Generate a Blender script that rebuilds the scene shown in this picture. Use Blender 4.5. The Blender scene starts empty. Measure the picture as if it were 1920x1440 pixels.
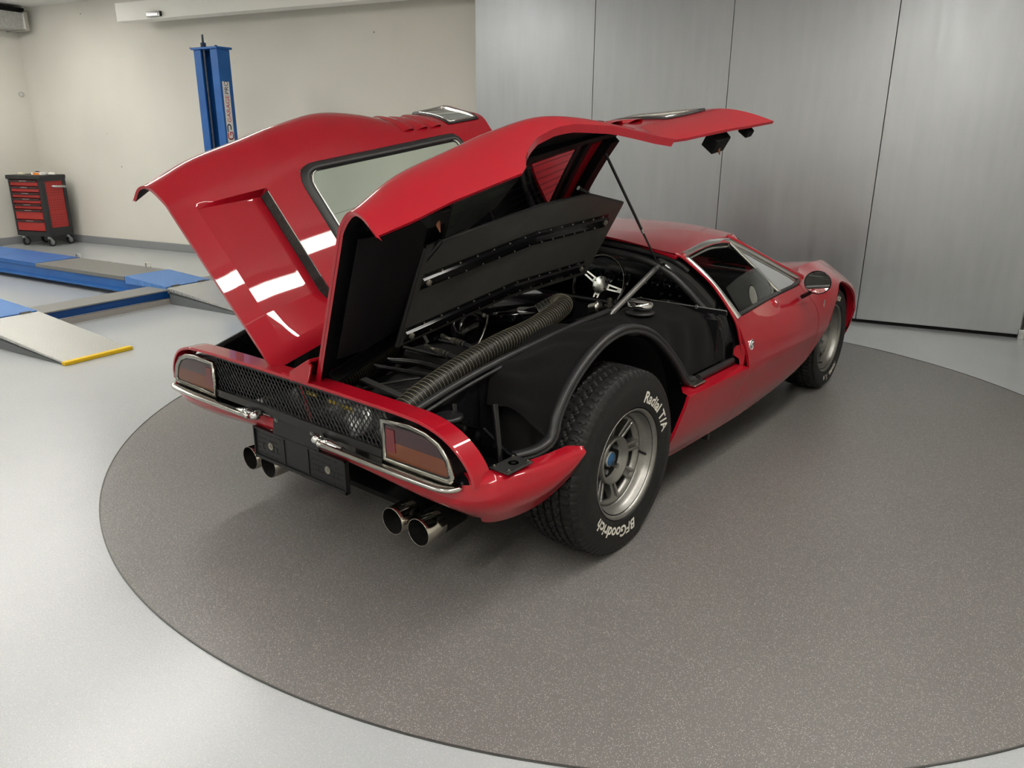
import bpy, bmesh, math, random
from mathutils import Vector as V, Matrix
random.seed(7)
sc = bpy.context.scene
PI = math.pi

# ---------------------------------------------------------------- camera, world, exposure
CAM = V((2.1755, -2.2581, 1.4822))
CR = V((0.77640682, 0.63021445, 0.00471071)); CU = V((-0.19638836, 0.23482913, 0.95199101)); CF = V((-0.59885229, 0.74005745, -0.30608972))
cd = bpy.data.cameras.new('camera'); cam = bpy.data.objects.new('camera', cd); sc.collection.objects.link(cam)
cd.sensor_fit = 'HORIZONTAL'; cd.sensor_width = 36.0; cd.lens = 1445.67 / 1920 * 36.0
cam.matrix_world = Matrix(((CR.x, CU.x, -CF.x, CAM.x), (CR.y, CU.y, -CF.y, CAM.y), (CR.z, CU.z, -CF.z, CAM.z), (0, 0, 0, 1)))
cd.clip_start = 0.05
sc.camera = cam
w = bpy.data.worlds.new('world'); sc.world = w; w.use_nodes = True
w.node_tree.nodes['Background'].inputs[0].default_value = (0.9, 0.95, 1.0, 1)
w.node_tree.nodes['Background'].inputs[1].default_value = 0.1
sc.view_settings.view_transform = 'Standard'; sc.view_settings.look = 'None'
sc.view_settings.exposure = 0.93; sc.view_settings.gamma = 1.0; sc.view_settings.use_curve_mapping = False
LAMP_POWER = 20.0

# room frame: w along the back wall, n towards it
WD = V((0.97663, 0.21491, 0)); WN = V((-0.21491, 0.97663, 0))
def rw(w_, n_, z=0.0): return WD * w_ + WN * n_ + V((0, 0, z))

# ---------------------------------------------------------------- helpers
def link(o): sc.collection.objects.link(o); return o
def tag(o, label=None, cat=None, group=None, kind=None):
    if label: o['label'] = label
    if cat: o['category'] = cat
    if group: o['group'] = group
    if kind: o['kind'] = kind
    return o
def empty(name, loc, label=None, cat=None, group=None):
    o = bpy.data.objects.new(name, None); link(o); o.location = loc; o.empty_display_size = 0.1
    return tag(o, label, cat, group)
class MB:
    def __init__(s): s.v = []; s.f = []; s.m = []; s.sm = []
    def add(s, vs, fs, m=0, smooth=False):
        b = len(s.v); s.v += [tuple(x) for x in vs]
        for f in fs: s.f.append([b + i for i in f]); s.m.append(m); s.sm.append(smooth)
        return s
    def box(s, c, d, ax=None, m=0):
        c = V(c); ax = ax or (V((1, 0, 0)), V((0, 1, 0)), V((0, 0, 1)))
        vs = [c + ax[0] * (i * d[0] / 2) + ax[1] * (j * d[1] / 2) + ax[2] * (k * d[2] / 2) for i in (-1, 1) for j in (-1, 1) for k in (-1, 1)]
        return s.add(vs, [(0, 1, 3, 2), (4, 6, 7, 5), (0, 4, 5, 1), (2, 3, 7, 6), (0, 2, 6, 4), (1, 5, 7, 3)], m)
    def hull8(s, a, b, m=0):   # a: 4 pts ring, b: 4 pts ring
        return s.add(list(a) + list(b), [(3, 2, 1, 0), (4, 5, 6, 7), (0, 1, 5, 4), (1, 2, 6, 5), (2, 3, 7, 6), (3, 0, 4, 7)], m)
    def prism(s, pts, off, m=0, smooth=False):
        n = len(pts); pts = [V(p) for p in pts]; off = V(off)
        s.add(pts, [list(range(n))[::-1]], m); s.add([p + off for p in pts], [list(range(n))], m)
        s.add(pts + [p + off for p in pts], [(i, (i + 1) % n, n + (i + 1) % n, n + i) for i in range(n)], m, smooth)
        return s
    def tube(s, path, r, n=12, m=0, closed=False, cap=True, prof=None, up=None):
        path = [V(p) for p in path]; N = len(path); rings = []
        rr = r if callable(r) else (lambda i: r)
        T = []
        for i in range(N):
            if closed: t = path[(i + 1) % N] - path[i - 1]
            else: t = path[min(i + 1, N - 1)] - path[max(i - 1, 0)]
            T.append(t.normalized())
        u = V(up) if up else (V((0, 0, 1)) if abs(T[0].z) < 0.9 else V((1, 0, 0)))
        vs = []
        for i in range(N):
            a = (u - T[i] * u.dot(T[i]))
            if a.length < 1e-5: a = V((1, 0, 0)) - T[i] * T[i].x
            a.normalize(); b = T[i].cross(a)
            if not up: u = a
            if prof:
                for (px, py) in prof: vs.append(path[i] + a * px * rr(i) + b * py * rr(i))
            else:
                for k in range(n):
                    g = 2 * PI * k / n; vs.append(path[i] + a * math.cos(g) * rr(i) + b * math.sin(g) * rr(i))
        if prof: n = len(prof)
        fs = []
        for i in range(N if closed else N - 1):
            j = (i + 1) % N
            for k in range(n): fs.append((i * n + k, i * n + (k + 1) % n, j * n + (k + 1) % n, j * n + k))
        s.add(vs, fs, m, True)
        if cap and not closed:
            s.add(vs[:n], [list(range(n))[::-1]], m); s.add(vs[-n:], [list(range(n))], m)
        return s
    def lathe(s, prof, c, ax, m=0, n=48, smooth=True, ref=None):  # prof (along axis, radius)
        c = V(c); ax = V(ax).normalized(); u = V(ref) if ref else (V((0, 0, 1)) if abs(ax.z) < 0.9 else V((1, 0, 0)))
        u = (u - ax * u.dot(ax)).normalized(); w_ = ax.cross(u); vs = []; L = len(prof)
        for k in range(n):
            g = 2 * PI * k / n; d = u * math.cos(g) + w_ * math.sin(g)
            for (h, r) in prof: vs.append(c + ax * h + d * r)
        fs = [(k * L + i, k * L + i + 1, ((k + 1) % n) * L + i + 1, ((k + 1) % n) * L + i) for k in range(n) for i in range(L - 1)]
        return s.add(vs, fs, m, smooth)
    def cyl(s, a, b, r, m=0, n=20, r2=None):
        a = V(a); b = V(b); L = (b - a).length
        return s.lathe([(0, 0.0001), (0, r), (0, r), (L, r if r2 is None else r2), (L, r if r2 is None else r2), (L, 0.0001)], a, b - a, m, n, True)
    def grid(s, G, m=0, mask=None, smooth=True, flip=False, closed_u=False):
        R_, C_ = len(G), len(G[0]); vs = [p for row in G for p in row]; fs = []
        for i in range(R_ if closed_u else R_ - 1):
            for j in range(C_ - 1):
                if mask and not mask(i, j): continue
                k = (i + 1) % R_
                f = (i * C_ + j, i * C_ + j + 1, k * C_ + j + 1, k * C_ + j)
                fs.append(f[::-1] if flip else f)
        return s.add(vs, fs, m, smooth)
    def shell(s, G, th, mask=None, flip=False, mo=0, mi=1, mr=0):
        # two-skin sheet with closed rims; th towards the back of the faces
        R_, C_ = len(G), len(G[0]); G = [[V(p) for p in row] for row in G]
        def nrm(i, j):
            a = G[min(i + 1, R_ - 1)][j] - G[max(i - 1, 0)][j]; b = G[i][min(j + 1, C_ - 1)] - G[i][max(j - 1, 0)]
            n_ = a.cross(b)
            if n_.length < 1e-9: return V((0, 0, 1))
            n_.normalize(); return -n_ if flip else n_
        I = [[G[i][j] + nrm(i, j) * th for j in range(C_)] for i in range(R_)]
        ok = lambda i, j: 0 <= i < R_ - 1 and 0 <= j < C_ - 1 and (mask is None or mask(i, j))
        vo = [p for r in G for p in r]; vi = [p for r in I for p in r]; N = len(vo)
        fo, fi, fr = [], [], []
        for i in range(R_ - 1):
            for j in range(C_ - 1):
                if not ok(i, j): continue
                a, b, c, d = i * C_ + j, i * C_ + j + 1, (i + 1) * C_ + j + 1, (i + 1) * C_ + j
                q = (a, b, c, d) if not flip else (d, c, b, a)
                fo.append(q); fi.append(tuple(N + x for x in q[::-1]))
                for (di, dj, e0, e1) in ((-1, 0, a, b), (0, 1, b, c), (1, 0, c, d), (0, -1, d, a)):
                    if not ok(i + di, j + dj):
                        r_ = (e1, e0, N + e0, N + e1); fr.append(r_ if not flip else r_[::-1])
        b0 = len(s.v); s.v += [tuple(p) for p in vo + vi]
        for fs, m, sm in ((fo, mo, True), (fi, mi, True)):
            for f in fs: s.f.append([b0 + x for x in f]); s.m.append(m); s.sm.append(sm)
        b1 = len(s.v); vv = [tuple(p) for p in vo + vi]; mp = {}
        for f in fr:
            q_ = []
            for x in f:
                if x not in mp: mp[x] = len(s.v); s.v.append(vv[x])
                q_.append(mp[x])
            s.f.append(q_); s.m.append(mr); s.sm.append(False)
        return s
    def build(s, name, mats, parent=None, recalc=False, bevel=0, subsurf=0, label=None, world=True):
        me = bpy.data.meshes.new(name); me.from_pydata(s.v, [], s.f)
        if not isinstance(mats, (list, tuple)): mats = [mats]
        for m in mats: me.materials.append(m)
        for i, p in enumerate(me.polygons):
            p.material_index = min(s.m[i], len(mats) - 1); p.use_smooth = s.sm[i]
        me.update()
        if recalc:
            bm = bmesh.new(); bm.from_mesh(me); bmesh.ops.remove_doubles(bm, verts=bm.verts, dist=1e-6); bmesh.ops.recalc_face_normals(bm, faces=bm.faces); bm.to_mesh(me); bm.free()
        o = bpy.data.objects.new(name, me); link(o)
        if parent is not None:
            o.parent = parent; pw = WORLD.get(parent.name)
            M = world_of(parent); o.matrix_parent_inverse = Matrix.Identity(4)
            inv = M.inverted(); me.transform(inv)
        if bevel:
            b = o.modifiers.new('bevel', 'BEVEL'); b.width = bevel; b.segments = 2; b.limit_method = 'ANGLE'; b.angle_limit = math.radians(40)
        if subsurf:
            b = o.modifiers.new('sub', 'SUBSURF'); b.levels = subsurf; b.render_levels = subsurf
        if label: o['label'] = label
        return o
WORLD = {}
def world_of(o):
    M = Matrix.Identity(4)
    while o is not None:
        M = o.matrix_basis @ M; o = o.parent
    return M

def lerp(a, b, t): return a + (b - a) * t
def itab(tab, y):
    if y <= tab[0][0]: return tab[0][1]
    for (a, A), (b, B) in zip(tab, tab[1:]):
        if y <= b:
            t = (y - a) / (b - a)
            return lerp(A, B, t) if not isinstance(A, tuple) else tuple(lerp(p, q, t) for p, q in zip(A, B))
    return tab[-1][1]
def cr1(p0, p1, p2, p3, t):
    return 0.5 * ((2 * p1) + (-p0 + p2) * t + (2 * p0 - 5 * p1 + 4 * p2 - p3) * t * t + (-p0 + 3 * p1 - 3 * p2 + p3) * t ** 3)
def ctab(tab, y):   # Catmull-Rom through keyed tuples (uniform enough)
    n = len(tab)
    if y <= tab[0][0]: return tab[0][1]
    if y >= tab[-1][0]: return tab[-1][1]
    for i in range(n - 1):
        if y <= tab[i + 1][0]:
            t = (y - tab[i][0]) / (tab[i + 1][0] - tab[i][0])
            P = [tab[max(i - 1, 0)][1], tab[i][1], tab[i + 1][1], tab[min(i + 2, n - 1)][1]]
            if isinstance(P[1], tuple): return tuple(cr1(P[0][k], P[1][k], P[2][k], P[3][k], t) for k in range(len(P[1])))
            return cr1(*P, t)
def spline(pts, n=8, closed=False):
    pts = [V(p) for p in pts]; N = len(pts); out = []
    for i in range(N if closed else N - 1):
        P = [pts[(i + k) % N] if closed else pts[min(max(i + k, 0), N - 1)] for k in (-1, 0, 1, 2)]
        for k in range(n):
            t = k / n; out.append(V([cr1(P[0][a], P[1][a], P[2][a], P[3][a], t) for a in range(len(P[1]))]))
    if not closed: out.append(pts[-1])
    return out

# ---------------------------------------------------------------- materials
def mat(name, col, rough=0.5, metal=0.0, coat=0.0, spec=0.5, emit=None, es=0.0, trans=0.0, ior=1.45, alpha=1.0, coat_rough=0.03, sheen=0):
    m = bpy.data.materials.new(name); m.use_nodes = True; b = m.node_tree.nodes['Principled BSDF']
    b.inputs['Base Color'].default_value = (*col, 1); b.inputs['Roughness'].default_value = rough; b.inputs['Metallic'].default_value = metal
    b.inputs['Coat Weight'].default_value = coat; b.inputs['Coat Roughness'].default_value = coat_rough
    b.inputs['Specular IOR Level'].default_value = spec; b.inputs['Transmission Weight'].default_value = trans; b.inputs['IOR'].default_value = ior
    b.inputs['Alpha'].default_value = alpha; b.inputs['Sheen Weight'].default_value = sheen
    if emit: b.inputs['Emission Color'].default_value = (*emit, 1); b.inputs['Emission Strength'].default_value = es
    return m
def nd(m, t, **k):
    n = m.node_tree.nodes.new(t)
    for a, b in k.items():
        if a.startswith('i_'):
            key = a[2:].replace('_', ' ')
            n.inputs[int(key) if key.isdigit() else key].default_value = b
        else: setattr(n, a, b)
    return n
def lk(m, a, b): m.node_tree.links.new(a, b)
def bs(m): return m.node_tree.nodes['Principled BSDF']
def ramp(m, pos_col):
    r = nd(m, 'ShaderNodeValToRGB'); e = r.color_ramp.elements
    while len(e) < len(pos_col): e.new(0.5)
    for x, (p, c) in zip(e, pos_col): x.position = p; x.color = (*c, 1)
    return r
def noisy(m, scale, cols, detail=4, coord='Object', stretch=None, rough=None, bump=None):
    tc = nd(m, 'ShaderNodeTexCoord'); mp = nd(m, 'ShaderNodeMapping'); lk(m, tc.outputs[coord], mp.inputs[0])
    if stretch: mp.inputs['Scale'].default_value = stretch
    n = nd(m, 'ShaderNodeTexNoise', i_Scale=scale, i_Detail=detail); lk(m, mp.outputs[0], n.inputs['Vector'])
    r = ramp(m, cols); lk(m, n.outputs[0], r.inputs[0]); lk(m, r.outputs[0], bs(m).inputs['Base Color'])
    if rough:
        rr = nd(m, 'ShaderNodeMapRange'); lk(m, n.outputs[0], rr.inputs[0]); rr.inputs[3].default_value, rr.inputs[4].default_value = rough; lk(m, rr.outputs[0], bs(m).inputs['Roughness'])
    if bump:
        b = nd(m, 'ShaderNodeBump', i_Strength=bump[0], i_Distance=bump[1]); lk(m, n.outputs[0], b.inputs['Height']); lk(m, b.outputs[0], bs(m).inputs['Normal'])
    return n, mp

red = mat('red_paint', (0.36, 0.004, 0.012), 0.42, 0, 1.0, 0.15, coat_rough=0.02)
noisy(red, 900, [(0.3, (0.335, 0.0035, 0.013)), (0.7, (0.385, 0.0045, 0.016))], 1)
black = mat('satin_black', (0.008, 0.008, 0.009), 0.35)
gloss_black = mat('gloss_black', (0.006, 0.006, 0.007), 0.12)
rubber = mat('black_rubber', (0.022, 0.022, 0.023), 0.42)
matt_black = mat('matt_black', (0.006, 0.006, 0.006), 0.75, spec=0.25)
carpet = mat('black_carpet', (0.005, 0.005, 0.005), 1.0, spec=0.03, sheen=0.03)
_n, _ = noisy(carpet, 600, [(0.35, (0.005, 0.005, 0.005)), (0.7, (0.013, 0.013, 0.013))], 3, bump=(0.6, 0.003))
tyre_m = mat('tyre_rubber', (0.010, 0.010, 0.010), 0.52, spec=0.35)
noisy(tyre_m, 60, [(0.3, (0.008, 0.008, 0.008)), (0.7, (0.015, 0.015, 0.015))], 4)
letter = mat('tyre_letter_white', (0.72, 0.70, 0.62), 0.7)
chrome = mat('chrome', (0.82, 0.82, 0.80), 0.07, 1.0)
trimc = mat('trim_chrome', (0.86, 0.86, 0.84), 0.24, 1.0)
bezelc = mat('aged_chrome', (0.34, 0.33, 0.30), 0.18, 1.0)
tipm = mat('exhaust_chrome', (0.50, 0.47, 0.42), 0.13, 1.0)
steel = mat('brushed_steel', (0.55, 0.54, 0.50), 0.28, 1.0)
rimm = mat('cast_wheel', (0.26, 0.255, 0.24), 0.36, 0.85)
noisy(rimm, 90, [(0.3, (0.25, 0.245, 0.23)), (0.7, (0.29, 0.285, 0.27))], 5, rough=(0.34, 0.40))
rimd = mat('cast_wheel_dark', (0.12, 0.12, 0.115), 0.45, 0.8)
def glassmat(name, col, rough=0.0, a=0.12):
    m = bpy.data.materials.new(name); m.use_nodes = True; nt = m.node_tree; nt.nodes.clear()
    o = nt.nodes.new('ShaderNodeOutputMaterial'); mx = nt.nodes.new('ShaderNodeMixShader'); t = nt.nodes.new('ShaderNodeBsdfTransparent'); g = nt.nodes.new('ShaderNodeBsdfGlossy')
    t.inputs[0].default_value = (*col, 1); g.inputs['Roughness'].default_value = rough; fr = nt.nodes.new('ShaderNodeFresnel'); fr.inputs[0].default_value = 1.5
    ad = nt.nodes.new('ShaderNodeMath'); ad.operation = 'ADD'; ad.inputs[1].default_value = a; nt.links.new(fr.outputs[0], ad.inputs[0])
    nt.links.new(ad.outputs[0], mx.inputs[0]); nt.links.new(t.outputs[0], mx.inputs[1]); nt.links.new(g.outputs[0], mx.inputs[2]); nt.links.new(mx.outputs[0], o.inputs[0])
    return m
glass = glassmat('tinted_glass', (0.72, 0.82, 0.76), 0.0, 0.0)
clear = glassmat('door_glass', (0.58, 0.64, 0.62), 0.0, 0.05)
liner = mat('underside_black', (0.004, 0.004, 0.0045), 0.6, spec=0.25)
panel_grey = mat('panel_charcoal', (0.05, 0.048, 0.044), 0.4)
noisy(panel_grey, 14, [(0.3, (0.046, 0.045, 0.041)), (0.7, (0.060, 0.058, 0.053))], 4)
blue = mat('lift_blue', (0.018, 0.13, 0.42), 0.38)
noisy(blue, 6, [(0.3, (0.008, 0.09, 0.33)), (0.7, (0.014, 0.12, 0.39))], 3)
dkgrey = mat('cart_grey', (0.022, 0.024, 0.026), 0.45)
redp = mat('cart_red', (0.42, 0.03, 0.028), 0.4)
yellow = mat('yellow_paint', (0.78, 0.50, 0.01), 0.45)
white = mat('white_plastic', (0.75, 0.75, 0.73), 0.5)
orange = mat('orange_print', (0.85, 0.25, 0.02), 0.5)
amber = mat('amber_lens', (0.13, 0.03, 0.006), 0.15, coat=0.5)
redlens = mat('dark_red_lens', (0.035, 0.009, 0.013), 0.08, coat=0.6)
reflectm = mat('reflector_lens', (0.13, 0.01, 0.015), 0.2, coat=0.5)
hosem = mat('hose_fabric', (0.012, 0.012, 0.010), 0.45)
wirem = mat('hose_wire', (0.26, 0.24, 0.17), 0.45, 0.3)
galv = mat('galvanised', (0.55, 0.56, 0.56), 0.4, 0.9)
noisy(galv, 30, [(0.3, (0.48, 0.49, 0.49)), (0.7, (0.62, 0.63, 0.63))], 4)
zinc = mat('zinc_fitting', (0.66, 0.64, 0.55), 0.38, 0.7)

# wall plaster: off-white with scattered pin holes
def wallmat(name, c):
    m = mat(name, c, 0.75, spec=0.25)
    tc = nd(m, 'ShaderNodeTexCoord'); n = nd(m, 'ShaderNodeTexNoise', i_Scale=0.9, i_Detail=3); lk(m, tc.outputs['Object'], n.inputs['Vector'])
    r = ramp(m, [(0.3, tuple(x * 0.94 for x in c)), (0.7, tuple(min(1, x * 1.04) for x in c))]); lk(m, n.outputs[0], r.inputs[0])
    vo = nd(m, 'ShaderNodeTexVoronoi', i_Scale=4.5); lk(m, tc.outputs['Object'], vo.inputs['Vector'])
    lt = nd(m, 'ShaderNodeMath', operation='LESS_THAN'); lk(m, vo.outputs['Distance'], lt.inputs[0])
    n2 = nd(m, 'ShaderNodeTexNoise', i_Scale=2.2, i_Detail=1); lk(m, tc.outputs['Object'], n2.inputs['Vector'])
    mr = nd(m, 'ShaderNodeMapRange'); lk(m, n2.outputs[0], mr.inputs[0]); mr.inputs[1].default_value = 0.45; mr.inputs[2].default_value = 0.8; mr.inputs[3].default_value = 0.0; mr.inputs[4].default_value = 0.11
    lk(m, mr.outputs[0], lt.inputs[1])
    mx = nd(m, 'ShaderNodeMix', data_type='RGBA'); lk(m, lt.outputs[0], mx.inputs[0]); lk(m, r.outputs[0], mx.inputs[6]); mx.inputs[7].default_value = (0.2, 0.19, 0.17, 1)
    lk(m, mx.outputs[2], bs(m).inputs['Base Color']); return m
wallm = wallmat('plaster_wall', (0.72, 0.70, 0.635))
ceilm = mat('ceiling_paint', (0.72, 0.71, 0.68), 0.8)
basem = mat('grey_coving', (0.25, 0.26, 0.27), 0.45)

# speckled epoxy floors
def specked(name, base, light, dark, rough, sc_l=260, th_l=0.2, bump=0.15, coat=0.0, large=0.06):
    m = mat(name, base, rough, coat=coat, coat_rough=0.25)
    tc = nd(m, 'ShaderNodeTexCoord'); big = nd(m, 'ShaderNodeTexNoise', i_Scale=0.8, i_Detail=4); lk(m, tc.outputs['Object'], big.inputs['Vector'])
    r0 = ramp(m, [(0.3, tuple(x * (1 - large) for x in base)), (0.7, tuple(x * (1 + large) for x in base))]); lk(m, big.outputs[0], r0.inputs[0])
    cur = r0.outputs[0]
    for (s_, th, c) in ((sc_l, th_l, light), (sc_l * 1.31, th_l * 0.8, dark)):
        vo = nd(m, 'ShaderNodeTexVoronoi', i_Scale=s_); lk(m, tc.outputs['Object'], vo.inputs['Vector'])
        sep = nd(m, 'ShaderNodeSeparateColor'); lk(m, vo.outputs['Color'], sep.inputs[0])
        a = nd(m, 'ShaderNodeMath', operation='LESS_THAN', i_1=0.33); lk(m, sep.outputs[0], a.inputs[0])
        b = nd(m, 'ShaderNodeMath', operation='LESS_THAN', i_1=th * 1.9); lk(m, vo.outputs['Distance'], b.inputs[0])
        c_ = nd(m, 'ShaderNodeMath', operation='MULTIPLY'); lk(m, a.outputs[0], c_.inputs[0]); lk(m, b.outputs[0], c_.inputs[1])
        mx = nd(m, 'ShaderNodeMix', data_type='RGBA'); lk(m, c_.outputs[0], mx.inputs[0]); lk(m, cur, mx.inputs[6]); mx.inputs[7].default_value = (*c, 1); cur = mx.outputs[2]
    lk(m, cur, bs(m).inputs['Base Color'])
    n = nd(m, 'ShaderNodeTexNoise', i_Scale=120.0, i_Detail=2); lk(m, tc.outputs['Object'], n.inputs['Vector'])
    b = nd(m, 'ShaderNodeBump', i_Strength=bump, i_Distance=0.004); lk(m, n.outputs[0], b.inputs['Height']); lk(m, b.outputs[0], bs(m).inputs['Normal'])
    return m
floorm = specked('grey_epoxy', (0.415, 0.438, 0.455), (0.62, 0.62, 0.62), (0.2, 0.2, 0.2), 0.27, 300, 0.14, 0.22, 0.5, 0.05)
discm = specked('dark_quartz', (0.168, 0.160, 0.155), (0.55, 0.52, 0.48), (0.05, 0.048, 0.045), 0.42, 300, 0.17, 0.3, 0.15, 0.06)

# brushed zinc sheet
doorm = mat('zinc_sheet', (0.42, 0.43, 0.44), 0.36, 0.95)
tc = nd(doorm, 'ShaderNodeTexCoord')
mp = nd(doorm, 'ShaderNodeMapping'); mp.inputs['Scale'].default_value = (5, 5, 0.6); lk(doorm, tc.outputs['Object'], mp.inputs[0])
n1 = nd(doorm, 'ShaderNodeTexNoise', i_Scale=3.0, i_Detail=6); lk(doorm, mp.outputs[0], n1.inputs['Vector'])
n2 = nd(doorm, 'ShaderNodeTexNoise', i_Scale=1.3, i_Detail=3); lk(doorm, tc.outputs['Object'], n2.inputs['Vector'])
ad = nd(doorm, 'ShaderNodeMath', operation='ADD'); lk(doorm, n1.outputs[0], ad.inputs[0]); lk(doorm, n2.outputs[0], ad.inputs[1])
r_ = ramp(doorm, [(0.3, (0.385, 0.405, 0.425)), (0.7, (0.455, 0.475, 0.495))]); hf = nd(doorm, 'ShaderNodeMath', operation='MULTIPLY', i_1=0.5); lk(doorm, ad.outputs[0], hf.inputs[0]); lk(doorm, hf.outputs[0], r_.inputs[0]); lk(doorm, r_.outputs[0], bs(doorm).inputs['Base Color'])
rr = nd(doorm, 'ShaderNodeMapRange'); lk(doorm, hf.outputs[0], rr.inputs[0]); rr.inputs[1].default_value = 0.35; rr.inputs[2].default_value = 0.65; rr.inputs[3].default_value = 0.36; rr.inputs[4].default_value = 0.44; lk(doorm, rr.outputs[0], bs(doorm).inputs['Roughness'])

# checker plate
def tread(name, col, rough, metal):
    m = mat(name, col, rough, metal)
    tc = nd(m, 'ShaderNodeTexCoord'); cur = None
    for (rot, off) in ((0.785, 0.0), (-0.785, 0.5)):
        mp = nd(m, 'ShaderNodeMapping'); mp.inputs['Rotation'].default_value = (0, 0, rot + 0.15); mp.inputs['Scale'].default_value = (22, 66, 1); mp.inputs['Location'].default_value = (off, off, 0); lk(m, tc.outputs['Object'], mp.inputs[0])
        fr = nd(m, 'ShaderNodeVectorMath', operation='FRACTION'); lk(m, mp.outputs[0], fr.inputs[0])
        sb = nd(m, 'ShaderNodeVectorMath', operation='SUBTRACT'); sb.inputs[1].default_value = (0.5, 0.5, 0); lk(m, fr.outputs[0], sb.inputs[0])
        ml = nd(m, 'ShaderNodeVectorMath', operation='MULTIPLY'); ml.inputs[1].default_value = (1, 1, 0); lk(m, sb.outputs[0], ml.inputs[0])
        ln = nd(m, 'ShaderNodeVectorMath', operation='LENGTH'); lk(m, ml.outputs[0], ln.inputs[0])
        mr = nd(m, 'ShaderNodeMapRange'); lk(m, ln.outputs['Value'], mr.inputs[0]); mr.inputs[1].default_value = 0.18; mr.inputs[2].default_value = 0.3; mr.inputs[3].default_value = 1; mr.inputs[4].default_value = 0
        if cur is None: cur = mr.outputs[0]
        else:
            a = nd(m, 'ShaderNodeMath', operation='MAXIMUM'); lk(m, cur, a.inputs[0]); lk(m, mr.outputs[0], a.inputs[1]); cur = a.outputs[0]
    b = nd(m, 'ShaderNodeBump', i_Strength=1.0, i_Distance=0.006); lk(m, cur, b.inputs['Height']); lk(m, b.outputs[0], bs(m).inputs['Normal'])
    return m
plate_m = tread('checker_plate', (0.62, 0.62, 0.60), 0.42, 0.7)
plate_b = tread('checker_plate_blue', (0.10, 0.26, 0.62), 0.4, 0.1)
lampm = mat('lamp_diffuser', (0.9, 0.9, 0.9), 0.5, emit=(1.0, 0.965, 0.89), es=LAMP_POWER)

# ---------------------------------------------------------------- ROOM
WL, WR, NB, NF, HC = -9.57, 4.6, 4.576, -6.2, 3.09
def slab(w0, w1, n0, n1, z0, z1, m=0, mb=None):
    mb = mb or MB()
    return mb.box(rw((w0 + w1) / 2, (n0 + n1) / 2, (z0 + z1) / 2), (w1 - w0, n1 - n0, z1 - z0), (WD, WN, V((0, 0, 1))), m)
tag(slab(WL - .2, WR + .2, NF - .2, NB + .2, -0.2, 0).build('floor', floorm), kind='structure')
tag(slab(WL - .2, WR + .2, NF - .2, NB + .2, HC, HC + .15).build('ceiling', ceilm), kind='structure')
tag(slab(WL - .2, WR + .2, NB, NB + .2, 0, HC).build('wall_back', wallm), kind='structure')
tag(slab(WL - .2, WL, NF, NB, 0, HC).build('wall_left', wallm), kind='structure')
tag(slab(WR, WR + .2, NF, NB, 0, HC).build('wall_right', wallm), kind='structure')
tag(slab(WL - .2, WR + .2, NF - .2, NF, 0, HC).build('wall_front', wallm), kind='structure')
tag(slab(WL, -2.1, NB - .025, NB, 0, .10).build('baseboard_back', basem, bevel=.006), kind='structure')
tag(slab(WL, WL + .025, NF, NB - .025, 0, .10).build('baseboard_left', basem, bevel=.006), kind='structure')
# zinc doors on a track in front of the wall
ds = [(-2.261, -1.051), (-1.051, .154), (.154, 1.382), (1.382, 2.56), (2.575, 3.8)]
for k, (a, b) in enumerate(ds):
    mb = slab(a + .0025, b - .0025, 4.31, 4.37, .03 if k < 4 else .0, HC - .02)
    d = mb.build('door_%d' % (k + 1), doorm, bevel=.002); tag(d, kind='structure')
mb = slab(-2.25, 2.56, 4.33, 4.36, 0.0, .03); tag(mb.build('trim_1', matt_black), kind='structure')
mb = slab(2.545, 2.585, 4.27, 4.31, 0, .075); tag(mb.build('trim_2', galv, bevel=.003), kind='structure')
mb = slab(-2.40, -2.275, 4.375, 4.40, 0, HC - .3)
mb = slab(-7.05, -2.28, 4.18, 4.36, 2.75, 2.95); tag(mb.build('trim_3', mat('track_white', (0.85, 0.84, 0.78), .5), bevel=.004), kind='structure')
mb = slab(-6.50, -6.28, 4.145, 4.18, 2.768, 2.822, 0); slab(-6.49, -6.31, 4.14, 4.146, 2.776, 2.80, 1, mb)
h = mb.build('door_sensor', [gloss_black, steel], bevel=.004); tag(h, 'small black and silver motion sensor on the white door track', 'sensor')
# cable duct high in the left corner
mb = MB(); slab(WL + .0, WL + .42, 2.2, NB - .12, 2.80, 3.0, 0, mb); slab(WL, WL + .44, NB - .16, NB - .11, 2.785, 3.015, 1, mb)
t = mb.build('air_duct', [galv, steel], bevel=.004); tag(t, 'grey sheet metal duct below the ceiling in the left corner', 'duct')
slab(WL, WL + .40, 2.2, NB - .12, 3.0, 3.06, 0, MB()).build('mounting_strip', matt_black, t)
# turntable
C0 = V((0.0761, 1.2381, 0)); RT = 2.554
mb = MB(); mb.lathe([(0, .0001), (0, RT - .004)], C0 + V((0, 0, .003)), (0, 0, 1), 0, 256, False)
tt = mb.build('turntable', discm); tag(tt, 'large dark grey speckled round turntable in the floor under the red car', 'turntable')
for f_ in tt.data.polygons: f_.use_smooth = False
if tt.data.polygons[0].normal.z < 0: tt.data.flip_normals()
MB().lathe([(0, RT - .004), (.005, RT - .004), (.005, RT), (0, RT)], C0, (0, 0, 1), 0, 256, False).build('metal_rim', rimd, tt, recalc=True)
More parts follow.
